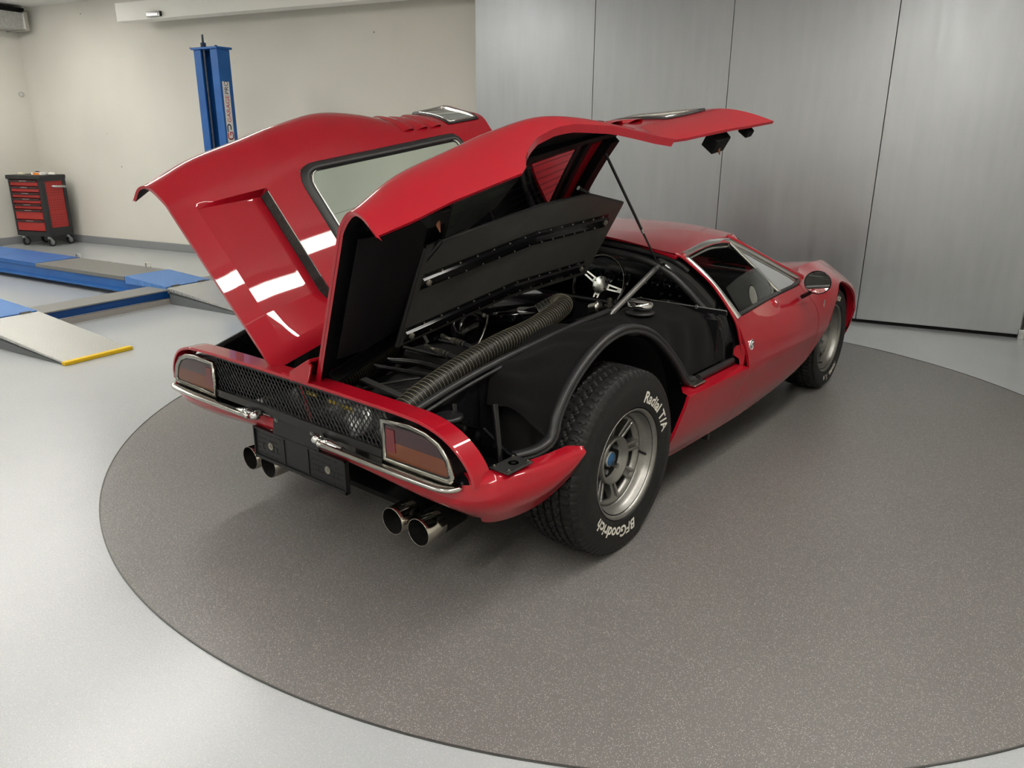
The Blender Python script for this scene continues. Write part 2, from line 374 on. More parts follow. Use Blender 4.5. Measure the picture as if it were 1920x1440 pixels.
# ceiling lamps: rows of long linear fixtures running towards the back wall
lamps = [(-3.15, .7), (-3.15, -4.1), (1.95, .35), (1.95, -2.5), (1.95, -5.3 + .6), (-8.0, 2.35), (-8.0, -1.0), (-5.6, .7), (-.6, -4.4)]
names = ['over the car and the lift', 'behind the car towards the front wall', 'right above the car', 'above the camera', 'in the front right corner', 'nearest the tool cart corner', 'by the left wall', 'above the runways', 'front centre']
for (a, b), nm in zip(lamps, names):
    t = slab(a - .09, a + .09, b - 1.35, b + 1.35, 3.045, 3.09).build('ceiling_lamp', white)
    tag(t, 'long white linear ceiling lamp ' + nm, 'lamp', 'linear ceiling lamps')
    slab(a - .075, a + .075, b - 1.33, b + 1.33, 3.030, 3.045).build('diffuser', lampm, t)

# ---------------------------------------------------------------- LIFT (four-post)
LA = math.radians(188.5); LX = V((math.cos(LA), math.sin(LA), 0)); LY = V((LX.y, -LX.x, 0))   # LX away from camera along runways, LY towards the far runway
LO = V((-3.33, -.05, 0))
def lf(a, b, z=0): return LO + LX * a + LY * b + V((0, 0, z))
LAX = (LX, LY, V((0, 0, 1)))
lift = empty('vehicle_lift', lf(2, 1.2), 'blue four-post vehicle lift with low runways and checker plate ramps', 'vehicle lift')
def lbox(a0, a1, b0, b1, z0, z1, m=0, mb=None):
    mb = mb or MB(); return mb.box(lf((a0 + a1) / 2, (b0 + b1) / 2, (z0 + z1) / 2), (a1 - a0, b1 - b0, z1 - z0), LAX, m)
def runway(b0, b1, near):
    r = lbox(1.14, 6.0, b0 + .01, b1 - .01, .045, .155).build('runway', blue, lift, bevel=.004)
    lbox(1.16, 6.0, b0 - .012, b0 + .01, .045, .07).build('lower_flange', blue, r)
    lbox(1.75, 3.25, b0 + .0, b1 - .0, .157, .195).build('slide_plate', mat('plate_grey', (.22, .22, .21), .4, .5), r, bevel=.003)
    lbox(3.25, 6.0, b0 + .0, b1 - .0, .157, .20).build('deck_plate', blue, r, bevel=.003)
    mb = MB(); mb.hull8([lf(1.14, b0, .13), lf(1.14, b1, .13), lf(1.14, b1, .155), lf(1.14, b0, .155)], [lf(1.74, b0, .13), lf(1.74, b1, .13), lf(1.74, b1, .20), lf(1.74, b0, .20)])
    mb.build('wedge_plate', plate_b, r, recalc=True)
    for a in (2.0, 3.2):
        mb = MB(); mb.tube([lf(a, b1 - .02, .195), lf(a, b1 - .02, .235), lf(a + .07, b1 - .02, .235), lf(a + .07, b1 - .02, .195)], .007, 8).build('hook', steel, r)
    rp = MB().hull8([lf(0, b0, .004), lf(0, b1, .004), lf(0, b1, .02), lf(0, b0, .02)], [lf(1.12, b0, .10), lf(1.12, b1, .10), lf(1.12, b1, .15), lf(1.12, b0, .15)]).build('ramp', plate_m, lift, recalc=True)
    mb = MB()
    for bb in (b0, b1 - .012): mb.prism([lf(.03, bb, .002), lf(1.1, bb, .002), lf(1.1, bb, .12), lf(.03, bb, .012)], LY * .012)
    mb.build('side_plate', mat('ramp_side_grey', (0.13, 0.14, 0.145), .5), rp, recalc=True)
    lbox(-.03, .015, b0 - .01, b1 + .01, .0, .026).build('edge_strip', yellow, rp, bevel=.006)
    for bb in (lerp(b0, b1, .2), lerp(b0, b1, .8)):
        MB().cyl(lf(1.13, bb - .04, .152), lf(1.13, bb + .04, .152), .012, 0, 10).build('hinge', steel, rp)
runway(-.24, .24, True); runway(1.40, 1.88, False)
mb = lbox(1.16, 1.36, -.3, 2.45, .05, .125); mb.build('crossbeam', mat('beam_blue', (0.006, 0.09, 0.36), .35), lift, bevel=.004)
lbox(1.10, 1.40, -.24, 2.3, .125, .135).build('beam_cover', mat('cover_grey', (.24, .24, .23), .45, .3), lift); lbox(1.12, 1.15, -.2, 2.3, .0, .05).build('cable_duct', mat('beige_grey', (.3, .28, .26), .5), lift)
pb = V((-5.36, 2.31, 0))
post = MB()
for (a0, a1, b0, b1) in ((-.17, .17, .055, .075), (-.17, -.155, -.075, .055), (.155, .17, -.075, .055), (-.155, -.07, -.075, -.06), (.07, .155, -.075, -.06)):
    post.box(pb + LX * (a0 + a1) / 2 + LY * ((b0 + b1) / 2 - .02) + V((0, 0, 1.14)), (a1 - a0, b1 - b0, 2.28), LAX)
po = post.build('post', blue, lift)
MB().box(pb - LY * .02 + V((0, 0, 2.29)), (.38, .19, .02), LAX).build('cap_plate', blue, po, bevel=.003)
MB().box(pb - LY * .02 + V((0, 0, .008)), (.5, .3, .016), LAX).build('base_plate', blue, po)
mb = MB(); q = pb - LY * .06 + LX * .06; mb.cyl(q + V((0, 0, .1)), q + V((0, 0, 2.42)), .011, 0, 10); mb.cyl(q + V((0, 0, 2.30)), q + V((0, 0, 2.345)), .026, 0, 6)
mb.build('screw_rod', galv, po)
MB().cyl(pb - LX * .05 + V((0, 0, 2.30)), pb - LX * .05 + V((0, 0, 2.325)), .012).build('bolt', steel, po)
# printed sticker with vertical lettering on the face towards the car
st = MB().box(pb - LX * .1715 - LY * .03 + V((0, 0, 1.695)), (.002, .082, .575), LAX).build('sticker', white, po)
def text_mesh(txt, size, font=None, shear=0, bold=0.0, spacing=1.0):
    cu = bpy.data.curves.new('txt', 'FONT'); cu.body = txt; cu.size = size; cu.offset = bold; cu.shear = shear; cu.space_character = spacing
    o = bpy.data.objects.new('txt', cu); link(o); dg = bpy.context.evaluated_depsgraph_get(); dg.update()
    me = bpy.data.meshes.new_from_object(o.evaluated_get(dg)); bpy.data.objects.remove(o); bpy.data.curves.remove(cu)
    bm = bmesh.new(); bm.from_mesh(me)
    bmesh.ops.triangulate(bm, faces=bm.faces)
    vs = [v.co.copy() for v in bm.verts]; fs = [[v.index for v in f.verts] for f in bm.faces]; bm.free(); bpy.data.meshes.remove(me)
    return vs, fs
def text_on(name, txt, size, org, ux, uy, m, parent, bold=0.0, off=0.0012, **k):
    vs, fs = text_mesh(txt, size, bold=bold, **k); ux = V(ux).normalized(); uy = V(uy).normalized(); n_ = ux.cross(uy)
    mb = MB(); mb.add([V(org) + ux * p.x + uy * p.y + n_ * off for p in vs], fs); return mb.build(name, m, parent)
UZ = V((0, 0, 1))
sb = pb - LX * .1725 - LY * .03
navy = mat('print_navy', (0.03, 0.04, 0.08), .5); prd = mat('print_red', (0.55, 0.02, 0.03), .5)
text_on('lettering', 'GARAGE', .066, sb + LY * .0 + UZ * 1.598 + LY * .024, UZ, -LY, prd, st, off=.001)
text_on('lettering', 'PRO', .066, sb + UZ * 1.864 + LY * .024, UZ, -LY, navy, st, off=.001)
def logo(pts, r, m):
    mb = MB(); mb.tube([sb + UZ * (1.43 + a * 1.25) - LX * .0005 + LY * (.033 - b * 1.25) for a, b in pts], r, 6, prof=[(-1, -.1), (1, -.1), (1, .1), (-1, .1)], up=LY); return mb.build('logo', m, st)
logo([(.055, .052), (.02, .052), (.008, .04), (.008, .014), (.02, .002), (.045, .002), (.06, .008), (.06, .028), (.036, .028)], .0065, prd)
logo([(.062, .05), (.105, .05), (.118, .042), (.118, .026), (.108, .018), (.08, .018)], .0065, navy)

# ---------------------------------------------------------------- TOOL CART
cx_, cy_ = V((-9.93, 1.85, 0)), None
K0 = V((-9.46, 2.04, 0))           # near corner between drawer face and pegboard face
KA = V((-9.93, 1.85, 0)) - K0; KA = KA.normalized()      # along drawer face (to the left in view)
KB = V((-KA.y, KA.x, 0)); KB = KB if KB.dot(V((0, 1, 0))) > 0 else -KB   # along pegboard face (away)
CAX = (KA, KB, UZ)
def kp(a, b, z): return K0 + KA * a + KB * b + UZ * z
def kbox(a0, a1, b0, b1, z0, z1, m=0, mb=None):
    mb = mb or MB(); return mb.box(kp((a0 + a1) / 2, (b0 + b1) / 2, (z0 + z1) / 2), (a1 - a0, b1 - b0, z1 - z0), CAX, m)
cart = empty('tool_cart', kp(.26, .2, 0), 'red and charcoal tool trolley with drawers and perforated side panel on castors', 'tool cart')
CW, CD = .56, .40
mb = kbox(0, CW, .02, CD, .14, .20); kbox(0, .05, 0, CD, .14, .90, 0, mb); kbox(CW - .03, CW, 0, CD, .14, .90, 0, mb); kbox(0, CW, CD - .02, CD, .14, .90, 0, mb); kbox(.0, CW, .0, .03, .14, .20, 0, mb); kbox(.02, CW - .02, .05, CD - .02, .2, .9, 0, mb)
cb = mb.build('cabinet_body', dkgrey, cart, bevel=.005)
kbox(-.015, CW + .02, -.015, CD + .015, .895, .95).build('work_top', dkgrey, cart, bevel=.01)
zs = [.89, .805, .725, .65, .575, .50, .36, .205]
for i in range(7):
    z1, z0 = zs[i], zs[i + 1]
    d = kbox(.055, CW - .035, .0, .05, z0 + .006, z1 - .006).build('drawer', redp, cart, bevel=.004)
    kbox(.055, CW - .035, -.018, .004, z1 - .03, z1 - .008).build('handle', dkgrey, d, bevel=.004)
    kbox(.22, .34, -.0195, -.017, z1 - .018, z1 - .011).build('handle_label', galv, d)
pg = MB(); kbox(-.004, .0, .06, CD - .055, .25, .87, 0, pg)
for k in range(18):
    if k in (5, 11): continue
    for j in range(7): kbox(-.0052, -.004, .085 + j * .036, .093 + j * .036, .285 + k * .033, .293 + k * .033, 1, pg)
pgo = pg.build('perforated_panel', [redp, matt_black], cart)
fr = MB()
for (b0, b1, z0, z1) in ((0, CD, .14, .25), (0, CD, .87, .90), (0, .06, .25, .87), (CD - .055, CD, .25, .87)): kbox(-.014, .0, b0, b1, z0, z1, 0, fr)
fr.build('side_frame', dkgrey, cart, bevel=.003)
mb = MB(); mb.tube([kp(-.004, .18, .80), kp(-.05, .18, .80), kp(-.055, .34, .79), kp(-.004, .34, .79)], .016, 10); mb.build('push_handle', galv, cart)
for (a, b) in ((.05, .04), (CW - .06, .04), (.05, CD - .05), (CW - .06, CD - .05)):
    c = MB(); c.cyl(kp(a, b, .10), kp(a, b, .142), .022, 0, 12)
    for s_ in (-1, 1): c.prism([kp(a + s_ * .02, b - .02, .11), kp(a + s_ * .02, b + .025, .11), kp(a + s_ * .02, b + .045, .05), kp(a + s_ * .02, b + .02, .045)], KA * .003)
    co = c.build('caster', galv, cart, recalc=True)
    MB().cyl(kp(a - .014, b + .03, .056), kp(a + .014, b + .03, .056), .056, 0, 28).build('wheel', rubber, co)
    MB().cyl(kp(a - .0155, b + .03, .056), kp(a + .0155, b + .03, .056), .038, 0, 28).build('wheel_disc', galv, co)
# things on the trolley
t = kbox(.02, .20, .06, .14, .951, .985).build('foam_sleeve', [white, orange], bevel=.006); tag(t, 'white and orange cardboard pack lying on the tool trolley', 'box')
kbox(.055, .165, .059, .0595, .955, .982).build('orange_label', orange, t); 
def rag(name, a, b, r, m, label, cat, seed, h=.03):
    rnd = random.Random(seed); G = []
    for i in range(9):
        row = []
        for j in range(13):
            g = 2 * PI * j / 12; k = i / 8
            rr = r * math.sin(PI / 2 * k) * (1 + .25 * math.sin(3 * g + seed) + .15 * math.sin(5 * g))
            row.append(kp(a + rr * math.cos(g) * 1.5, b + rr * math.sin(g), .952 + h * (math.cos(PI / 2 * k)) * (1 + .5 * math.sin(g * 2 + seed)) + (.004 * rnd.random() if i < 8 else 0)))
        row[-1] = row[0]; G.append(row)
    o = MB().grid(G).build(name, m); return tag(o, label, cat)
rag('work_glove', .46, .14, .04, mat('glove_cream', (.55, .52, .40), .8), 'cream work glove at the left end of the tool trolley top', 'glove', 2, .02)
rag('rag', .28, .24, .055, mat('rag_black', (.02, .02, .02), .8), 'crumpled black cloth in the middle of the tool trolley top', 'cloth', 5, .028)
rag('spray_cap', .06, .27, .035, mat('cap_white', (.7, .7, .66), .6), 'small white crumpled wrapper at the right end of the trolley top', 'wrapper', 9, .022)

# ================================================================ CAR  (x right, y forward, z up; origin under the rear axle)
car = empty('sports_car', (0, 0, 0), 'low red mid-engined sports car with both gullwing rear covers open on the turntable', 'car')
def mir(p): return V((-p[0], p[1], p[2]))
# body side profile: y -> six (z, x) points from sill to top
SIDE = [(-.9, (.2, .78, .3, .84, .42, .88, .50, .89, .60, .87, .68, .80)),
        (.3, (.2, .80, .3, .865, .42, .895, .495, .905, .60, .90, .72, .85)),
        (.95, (.2, .82, .3, .87, .42, .897, .485, .91, .60, .893, .715, .85)),
        (1.5, (.2, .82, .3, .87, .42, .893, .48, .905, .60, .88, .715, .80)),
        (2.0, (.2, .81, .3, .86, .42, .883, .48, .893, .61, .865, .72, .765)),
        (2.25, (.2, .80, .3, .85, .42, .877, .48, .886, .64, .86, .758, .66)),
        (2.5, (.2, .79, .3, .84, .42, .868, .48, .876, .64, .855, .768, .66)),
        (2.8, (.2, .77, .3, .82, .42, .848, .48, .85, .60, .82, .735, .63)),
        (3.05, (.2, .72, .3, .77, .40, .79, .45, .79, .54, .76, .655, .58)),
        (3.22, (.2, .66, .28, .71, .35, .73, .40, .73, .47, .70, .56, .52))]
def side_poly(y):
    q = ctab(SIDE, y); pts = [V((q[2 * k], q[2 * k + 1], 0)) for k in range(6)]
    return spline(pts, 6)
def sideX(y, z, _c={}):
    k = round(y, 4)
    if k not in _c: _c[k] = side_poly(y)
    P = _c[k]
    if z <= P[0].x: return P[0].y - (P[0].x - z) * .5
    for a, b in zip(P, P[1:]):
        if z <= b.x: return lerp(a.y, b.y, (z - a.x) / max(1e-6, b.x - a.x))
    return P[-1].y
def ztop(y): return ctab(SIDE, y)[10]
def side_panel(name, ys, zb, zt, parent, m=None, y0=None, y1=None, nz=20, both=True, th=.012, label=None):
    # ys: list of stations; y0(z)/y1(z) shift the first/last edges
    out = []
    for sgn in ((1, -1) if both else (1,)):
        G = []
        ya, yb = ys[0], ys[-1]
        for y in ys:
            s_ = (y - ya) / (yb - ya); row = []
            for k in range(nz + 1):
                z = lerp(zb(y), zt(y), k / nz)
                yy = y
                if y0: yy += (y0(z) - ya) * (1 - s_) ** 3
                if y1: yy += (y1(z) - yb) * s_ ** 3
                row.append(V((sgn * sideX(yy, z), yy, z)))
            G.append(row)
        mb = MB(); mb.shell(G, th, flip=(sgn > 0), mo=0, mi=1, mr=0)
        out.append(mb.build(name, [m or red, matt_black], parent, label=label))
    return out
def frange(a, b, n): return [lerp(a, b, k / n) for k in range(n + 1)]
# sill behind the door (ends at the rear wheel arch)
side_panel('rear_sill', frange(.424, 1.007, 12), lambda y: .20, lambda y: .503 - .02 * (y - .4), car, y1=lambda z: 1.007 - (.49 - z) * .12, y0=lambda z: .424 - (.505 - z) * .36)
# door
ZBD = [(0, .20), (1.2, .20), (1.5, .225), (1.8, .275), (2.0, .325), (2.1, .39), (2.2, .47), (2.3, .47)]
zbd = lambda y: itab(ZBD, y)
doors = side_panel('door', frange(.99, 1.975, 24), zbd, lambda y: .715, car, y0=lambda z: 1.01 - .26 * max(0, z - .49) * 1.0 - .0 if z > .49 else 1.01 - (.49 - z) * .12, y1=lambda z: 1.99 - abs(z - .55) * .25)
# front fenders with wheel arch
AR, AY, AZ = .343, 2.5, .322
def zb_f(y):
    d = AR * AR - (y - AY) ** 2
    b_ = zbd(y) if y < 2.22 else .20
    return max(b_, AZ + math.sqrt(d)) if d > 0 else b_
fy = sorted(set([round(v, 4) for v in frange(2.0, AY - AR, 4) + [AY - AR * math.cos(PI * k / 28) for k in range(29)] + frange(AY + AR, 3.22, 10) + [AY - AR - .001, AY + AR + .001]]))
fend = side_panel('front_fender', fy, zb_f, ztop, car, y0=lambda z: 1.995 - abs(z - .55) * .25, nz=22)
# arch lips, sticking inwards
for sgn, f_ in zip((1, -1), fend):
    G = []
    for k in range(33):
        a = PI * k / 32 * 1.0; y = AY - AR * math.cos(a); z = max(.2, AZ + AR * math.sin(a)); x = sideX(y, z)
        if y < 2.5 and z < .468: continue
        G.append([V((sgn * x, y, z)), V((sgn * (x - .05), y, z))])
    MB().grid(G).build('arch_lip', red, f_)
# hood / bonnet between the fender crowns
G = []
for y in frange(2.16, 3.22, 22):
    zt_ = ztop(y); xe = sideX(y, zt_); row = []
    zc = zt_ - (.035 if y < 3 else .035 * (3.22 - y) / .22)
    for k in range(-14, 15):
        t = k / 14; v = abs(t); z = lerp(zc, zt_, v ** 2.2 if v < 1 else 1) - .012 * math.sin(PI * v) * (1 if y < 3 else 0)
        row.append(V((xe * t, y, z)))
    G.append(row)
MB().shell(G, .01).build('front_hood', [red, matt_black], car)
# nose
G = []
for (dy, ks, dz) in ((0, 1, 0), (.05, .97, -.03), (.08, .93, -.08), (.07, .88, -.14), (.03, .82, -.19), (.0, .78, -.22)):
    row = []
    for k in range(-14, 15):
        t = k / 14; xe = lerp(.52, .70, min(1, -dz * 5)); row.append(V((xe * t * ks, 3.22 + dy * (1 - .5 * t * t), .56 + dz - .0 * abs(t))))
    G.append(row)
MB().grid(G).build('nose_panel', red, car)
# roof
def roofz(x, y): return 1.052 - .055 * (abs(x) / .56) ** 2.2 - .05 * max(0, (1.05 - y)) ** 1.3 - .16 * max(0, y - 1.35) ** 2
G = []
for y in frange(.835, 1.66, 16):
    xe = .605 - .06 * (y - .835) / .6 if y < 1.43 else .545 - .05 * (y - 1.43) / .23
    G.append([V((xe * k / 14, y - .02 * abs(k / 14) ** 2 * (1 if y < 1 else 0), roofz(xe * k / 14, y))) for k in range(-14, 15)])
roof = MB().shell(G, .012).build('roof', [red, matt_black], car)
def rz(x): return roofz(x, .84)
# window line points (right side)
Q0, Q1, Q2, Q3 = V((.603, .895, .975)), V((.553, 1.445, .985)), V((.725, 2.085, .718)), V((.852, .955, .717))
Qs = V((.585, 1.17, 1.000))
# red cant rail between roof edge and window chrome
for sgn in (1, -1):
    A = spline([V((.605, .86, .985)), V((.592, 1.1, roofz(.59, 1.1))), V((.56, 1.42, roofz(.558, 1.42))), V((.50, 1.66, roofz(.5, 1.66)))], 6)
    B = spline([V((.615, .875, .968)), V((.600, 1.15, .992)), V((.568, 1.44, .975)), V((.585, 1.66, .90))], 6)
    MB().grid([[V((sgn * p.x, p.y, p.z)) for p in (a, b)] for a, b in zip(A, B)], flip=sgn < 0).build('roof_rail', red, roof)
    # windscreen pillar (red) running down to the cowl
    pts = [V((.545, 1.50, .985)), V((.60, 1.68, .905)), V((.665, 1.88, .815)), V((.735, 2.10, .725))]
    MB().tube([V((sgn * (p.x - .012), p.y + .012, p.z + .004)) for p in spline(pts, 5)], .021, 10).build('windscreen_pillar', red, roof)
    lp = MB().tube([V((sgn * p.x, p.y, p.z)) for p in spline([V((.735, 2.12, .722)), V((.70, 2.2, .745)), V((.66, 2.25, .755))], 4)], .012, 8)
# windscreen
G = []
for t in frange(0, 1, 8):
    G.append([V((lerp(.50, .70, t) * k / 8, lerp(1.66, 2.14, t) + .10 * (1 - (k / 8) ** 2) * t + .02 * (1 - (k / 8) ** 2), lerp(.985, .72, t) + (.03 if t == 0 else .02 * (1 - t)) * (1 - (k / 8) ** 2))) for k in range(-8, 9)])
MB().grid(G).build('windscreen', clear, car)
# cowl
G = [[V((.70 * k / 8, 2.14 + .10 * (1 - (k / 8) ** 2) + d, .715 + d * .15)) for k in range(-8, 9)] for d in (0, .03, .06, .09)]
MB().grid(G).build('cowl_panel', black, car)
for sx in (-.45, .12):
    wp = MB(); wp.tube([V((sx, 2.25, .73)), V((sx + .12, 2.16, .76)), V((sx + .24, 2.12, .775))], .005, 8)
    wp.tube([V((sx + .02, 2.16, .765)), V((sx + .40, 2.07, .785))], .004, 6)
    wp.build('wiper', black, car)

# side windows, chrome and mirrors, both sides
def sidewin(sgn):
    M_ = lambda p: V((sgn * p[0], p[1], p[2]))
    outer = spline([Q0, Qs, Q1 + V((0, -.05, 0))], 6) + spline([Q1 + V((.002, .02, -.003)), V((.60, 1.63, .915)), V((.665, 1.865, .815)), Q2], 6)
    fr = MB()
    fr.tube([M_(p) for p in outer], .014, 8, prof=[(-1, -.75), (1, -.75), (1.1, 0), (1, .75), (-1, .75)], up=(0, 0, 1))
    fo = fr.build('window_chrome', trimc, doors[0 if sgn > 0 else 1])
    MB().tube([M_(p + V((-.004, 0, -.028))) for p in outer[:-1]], .008, 8).build('window_chrome', trimc, doors[0 if sgn > 0 else 1])
    MB().tube([M_(p + V((-.010, 0, -.014))) for p in outer], .012, 8).build('window_rubber', rubber, doors[0 if sgn > 0 else 1])
    rear = spline([Q0 + V((-.0, .035, -.02)), V((.69, .935, .89)), V((.775, .945, .81)), Q3 + V((0, .01, 0))], 6)
    MB().tube([M_(p) for p in rear], .012, 8, prof=[(-1, -1), (1, -1), (1, 1), (-1, 1)]).build('window_chrome', trimc, doors[0 if sgn > 0 else 1])
    MB().tube([M_(p + V((-.015, .018, -.004))) for p in rear], .011, 8).build('window_rubber', rubber, doors[0 if sgn > 0 else 1])
    bot = [V((sideX(y, .713) - .012, y, .722)) for y in frange(.965, 1.9, 10)] + [Q2]
    MB().tube([M_(p) for p in bot], .011, 8).build('window_rubber', rubber, doors[0 if sgn > 0 else 1])
    div = [V((.558, 1.475, .972)), V((.665, 1.555, .85)), V((.783, 1.632, .722))]
    MB().tube([M_(p) for p in spline(div, 4)], .011, 8).build('window_chrome', trimc, doors[0 if sgn > 0 else 1])
    # fixed quarter light
    g = MB(); pts = [div[0], V((.60, 1.63, .912)), V((.665, 1.865, .812)), Q2, V((.755, 1.85, .722)), div[2]]
    g.add([M_(p) for p in pts], [list(range(6))]); g.build('quarter_light', clear, doors[0 if sgn > 0 else 1])
    # wound-down door glass
    top = [V((.790, .93 + .02, .845)), V((.775, 1.10, .868)), V((.755, 1.30, .880)), V((.690, 1.555, .850))]
    low = [V((.828, 1.04, .725)), V((.822, 1.15, .722)), V((.81, 1.30, .722)), V((.775, 1.630, .722))]
    T, L_ = spline(top, 5), spline(low, 5)
    MB().grid([[M_(a), M_(b)] for a, b in zip(T, L_)]).build('door_glass', clear, doors[0 if sgn > 0 else 1])
for sgn in (1, -1): sidewin(sgn)
# red outer lip of the cover opening along the roof end and the B pillar, black jamb and seal inside it
LIP = [V((0, .80, 1.043)), V((.2, .80, 1.035)), V((.4, .805, 1.018)), V((.55, .825, .996)), V((.605, .85, .982)), V((.66, .885, .935)), V((.75, .915, .852)), V((.845, .945, .717)), V((.868, .975, .62)), V((.878, 1.00, .53)), V((.876, 1.01, .495))]
SEAL = [V((0, .80, .985)), V((.2, .80, .98)), V((.36, .81, .968)), V((.47, .83, .945)), V((.55, .85, .905)), V((.62, .87, .85)), V((.70, .895, .77)), V((.765, .915, .70)), V((.795, .93, .62)), V((.80, .945, .54)), V((.80, .95, .50))]
for sgn in (1, -1):
    L_ = [V((sgn * p.x, p.y, p.z)) for p in spline(LIP, 6)]; S_ = [V((sgn * p.x, p.y, p.z)) for p in spline(SEAL, 6)]
    mid = [lerp(a, b, .5) + V((0, .045, 0)) for a, b in zip(L_, S_)]
    j = MB().grid([[a, lerp(a, m_, .9), m_, b] for a, m_, b in zip(L_, mid, S_)], flip=sgn > 0).build('cover_jamb', gloss_black, car)
    MB().tube([p + V((0, -.004, 0)) for p in L_[22:]], .0065, 8).build('red_edge', red, j)
    MB().tube(S_, .017, 10).build('rubber_seal', rubber, j)
    MB().tube([lerp(a, b, .42) + V((0, .02, 0)) for a, b in zip(L_, S_)][:30], .014, 10).build('rubber_seal', rubber, j)
    # striker recess in the red jamb and seal block on the sill end
    lt = MB()
    pr = [V((.872, .992, .60)), V((.855, .985, .59)), V((.845, .98, .57)), V((.85, .985, .545)), V((.868, 1.0, .53)), V((.872, 1.005, .50)), V((.885, 1.015, .50)), V((.893, 1.01, .60))]
    lt.prism([V((sgn * p.x, p.y, p.z)) for p in pr], (0, -.02, 0)); lt.build('jamb_plate', red, j, recalc=True)
    # sill ledge and rubber block
    lg = MB(); G = []
    for y in frange(.424, 1.0, 8): G.append([V((sgn * sideX(y, .50), y, .503 - .02 * (y - .4))), V((sgn * (sideX(y, .5) - .02), y, .510 - .02 * (y - .4))), V((sgn * (sideX(y, .5) - (.03 if y < .45 else .075)), y, .512 - .02 * (y - .4)))])
    lg.grid(G, flip=sgn > 0).build('sill_ledge', red, car)
    rb = MB().tube([V((sgn * .845, y, .523)) for y in frange(.62, .96, 4)], .013, 8, prof=[(-1, -1), (.6, -1), (1, -.3), (1, .3), (.6, 1), (-1, 1)], up=(0, 0, 1)).build('sill_rubber', rubber, car)
    MB().box((sgn * .85, .565, .517), (.07, .10, .008)).build('latch_plate', steel, car, bevel=.003)

# ---------------------------------------------------------------- rear end
RP = [(.906, -.305, .505, .498, 0), (.905, -.345, .505, .455, .01), (.903, -.40, .507, .415, .02), (.90, -.48, .511, .370, .045), (.893, -.57, .517, .352, .065), (.88, -.66, .524, .350, .085), (.855, -.725, .528, .358, .10), (.81, -.762, .522, .366, .10), (.74, -.775, .510, .368, .095), (.60, -.775, .505, .365, .10), (.40, -.770, .503, .375, .11), (.20, -.765, .500, .385, .115), (0, -.763, .500, .39, .115)]
def rear_rows(sgn=1):
    P = spline([V(p) for p in [(a, b, c) for a, b, c, d, e_ in RP]], 5); Q = spline([V((d, e_, 0)) for a, b, c, d, e_ in RP], 5); G = []
    N = len(P)
    for i in range(N):
        t = P[min(i + 1, N - 1)] - P[max(i - 1, 0)]; nrm = V((-t.y, t.x, 0)); nrm = V((t.y, -t.x, 0)).normalized()
        if nrm.dot(V((P[i].x, P[i].y + .2, 0))) < 0: nrm = -nrm
        h = P[i].z - Q[i].x; ins = Q[i].y; row = []
        for k in range(11):
            u = k / 10; off = .012 * math.sin(PI * min(1, u * 1.3)) * min(1, h * 8) - ins * u ** 2.6
            row.append(V((sgn * (P[i].x + nrm.x * off), P[i].y + nrm.y * off, P[i].z - h * u)))
        G.append(row)
    return G
GR = rear_rows(1); GLm = rear_rows(-1)
full = GR + GLm[::-1][1:]
MB().shell(full, .008, flip=True).build('rear_valance', [red, matt_black], car)
# top ledge of the lower quarters
for sgn in (1, -1):
    G = []
    for i, row in enumerate(GR[:36]):
        p = row[0]; c = V((.0, -.3, 0)); d = V((p.x, max(p.y, -.70) * 0 + 0, 0)).normalized() if p.y > -.7 else V((.8, -.45, 0)).normalized()
        wdt = .055 * min(1, i / 5 + .15)
        G.append([V((sgn * p.x, p.y, p.z)), V((sgn * (p.x - d.x * .012), p.y - d.y * .012, p.z + .012)), V((sgn * (p.x - d.x * wdt), p.y - d.y * wdt, p.z + .016))])
    MB().grid(G, flip=sgn < 0).build('quarter_ledge', red, car)
    lp = MB().box((sgn * .845, -.615, .545), (.075, .12, .007)).build('latch_plate', mat('latch_dark', (.06, .06, .06), .4, .6), car, bevel=.003)
    for (dx, dy) in ((-.028, -.045), (.028, -.045), (-.028, .045), (.028, .045)):
        MB().cyl((sgn * (.845 + dx), -.615 + dy, .548), (sgn * (.845 + dx), -.615 + dy, .553), .007, 0, 10).build('screw', zinc, lp)
    MB().cyl((sgn * .845, -.605, .5487), (sgn * .845, -.605, .550), .016).build('latch_hole', matt_black, lp)
# red frame round the tail (one piece, left to right)
half = [V((0, -.77, .700)), V((.30, -.77, .699)), V((.56, -.768, .694)), V((.66, -.765, .684)), V((.735, -.76, .658)), V((.79, -.752, .615)), V((.825, -.745, .565)), V((.836, -.74, .52))]
hs = spline(half, 7); fullp = [mir(p) for p in hs[::-1]][:-1] + hs
mb = MB(); G = []
for i, p in enumerate(fullp):
    t = (fullp[min(i + 1, len(fullp) - 1)] - fullp[max(i - 1, 0)]); t.y = 0; t.normalize(); n_ = V((-t.z, 0, t.x))
    if n_.dot(V((p.x, 0, p.z - .5))) < 0: n_ = -n_
    G.append([p + V((0, .05, 0)) - n_ * .022, p + V((0, .045, 0)), p + V((0, -.026, 0)), p + V((0, -.028, 0)) - n_ * .002, p + V((0, -.028, 0)) - n_ * .010, p + V((0, .03, 0)) - n_ * .022])
mb.grid(G, flip=True); _t = mb.build('tail_frame', red, car, recalc=True); _e = _t.modifiers.new('es', 'EDGE_SPLIT'); _e.split_angle = math.radians(30)
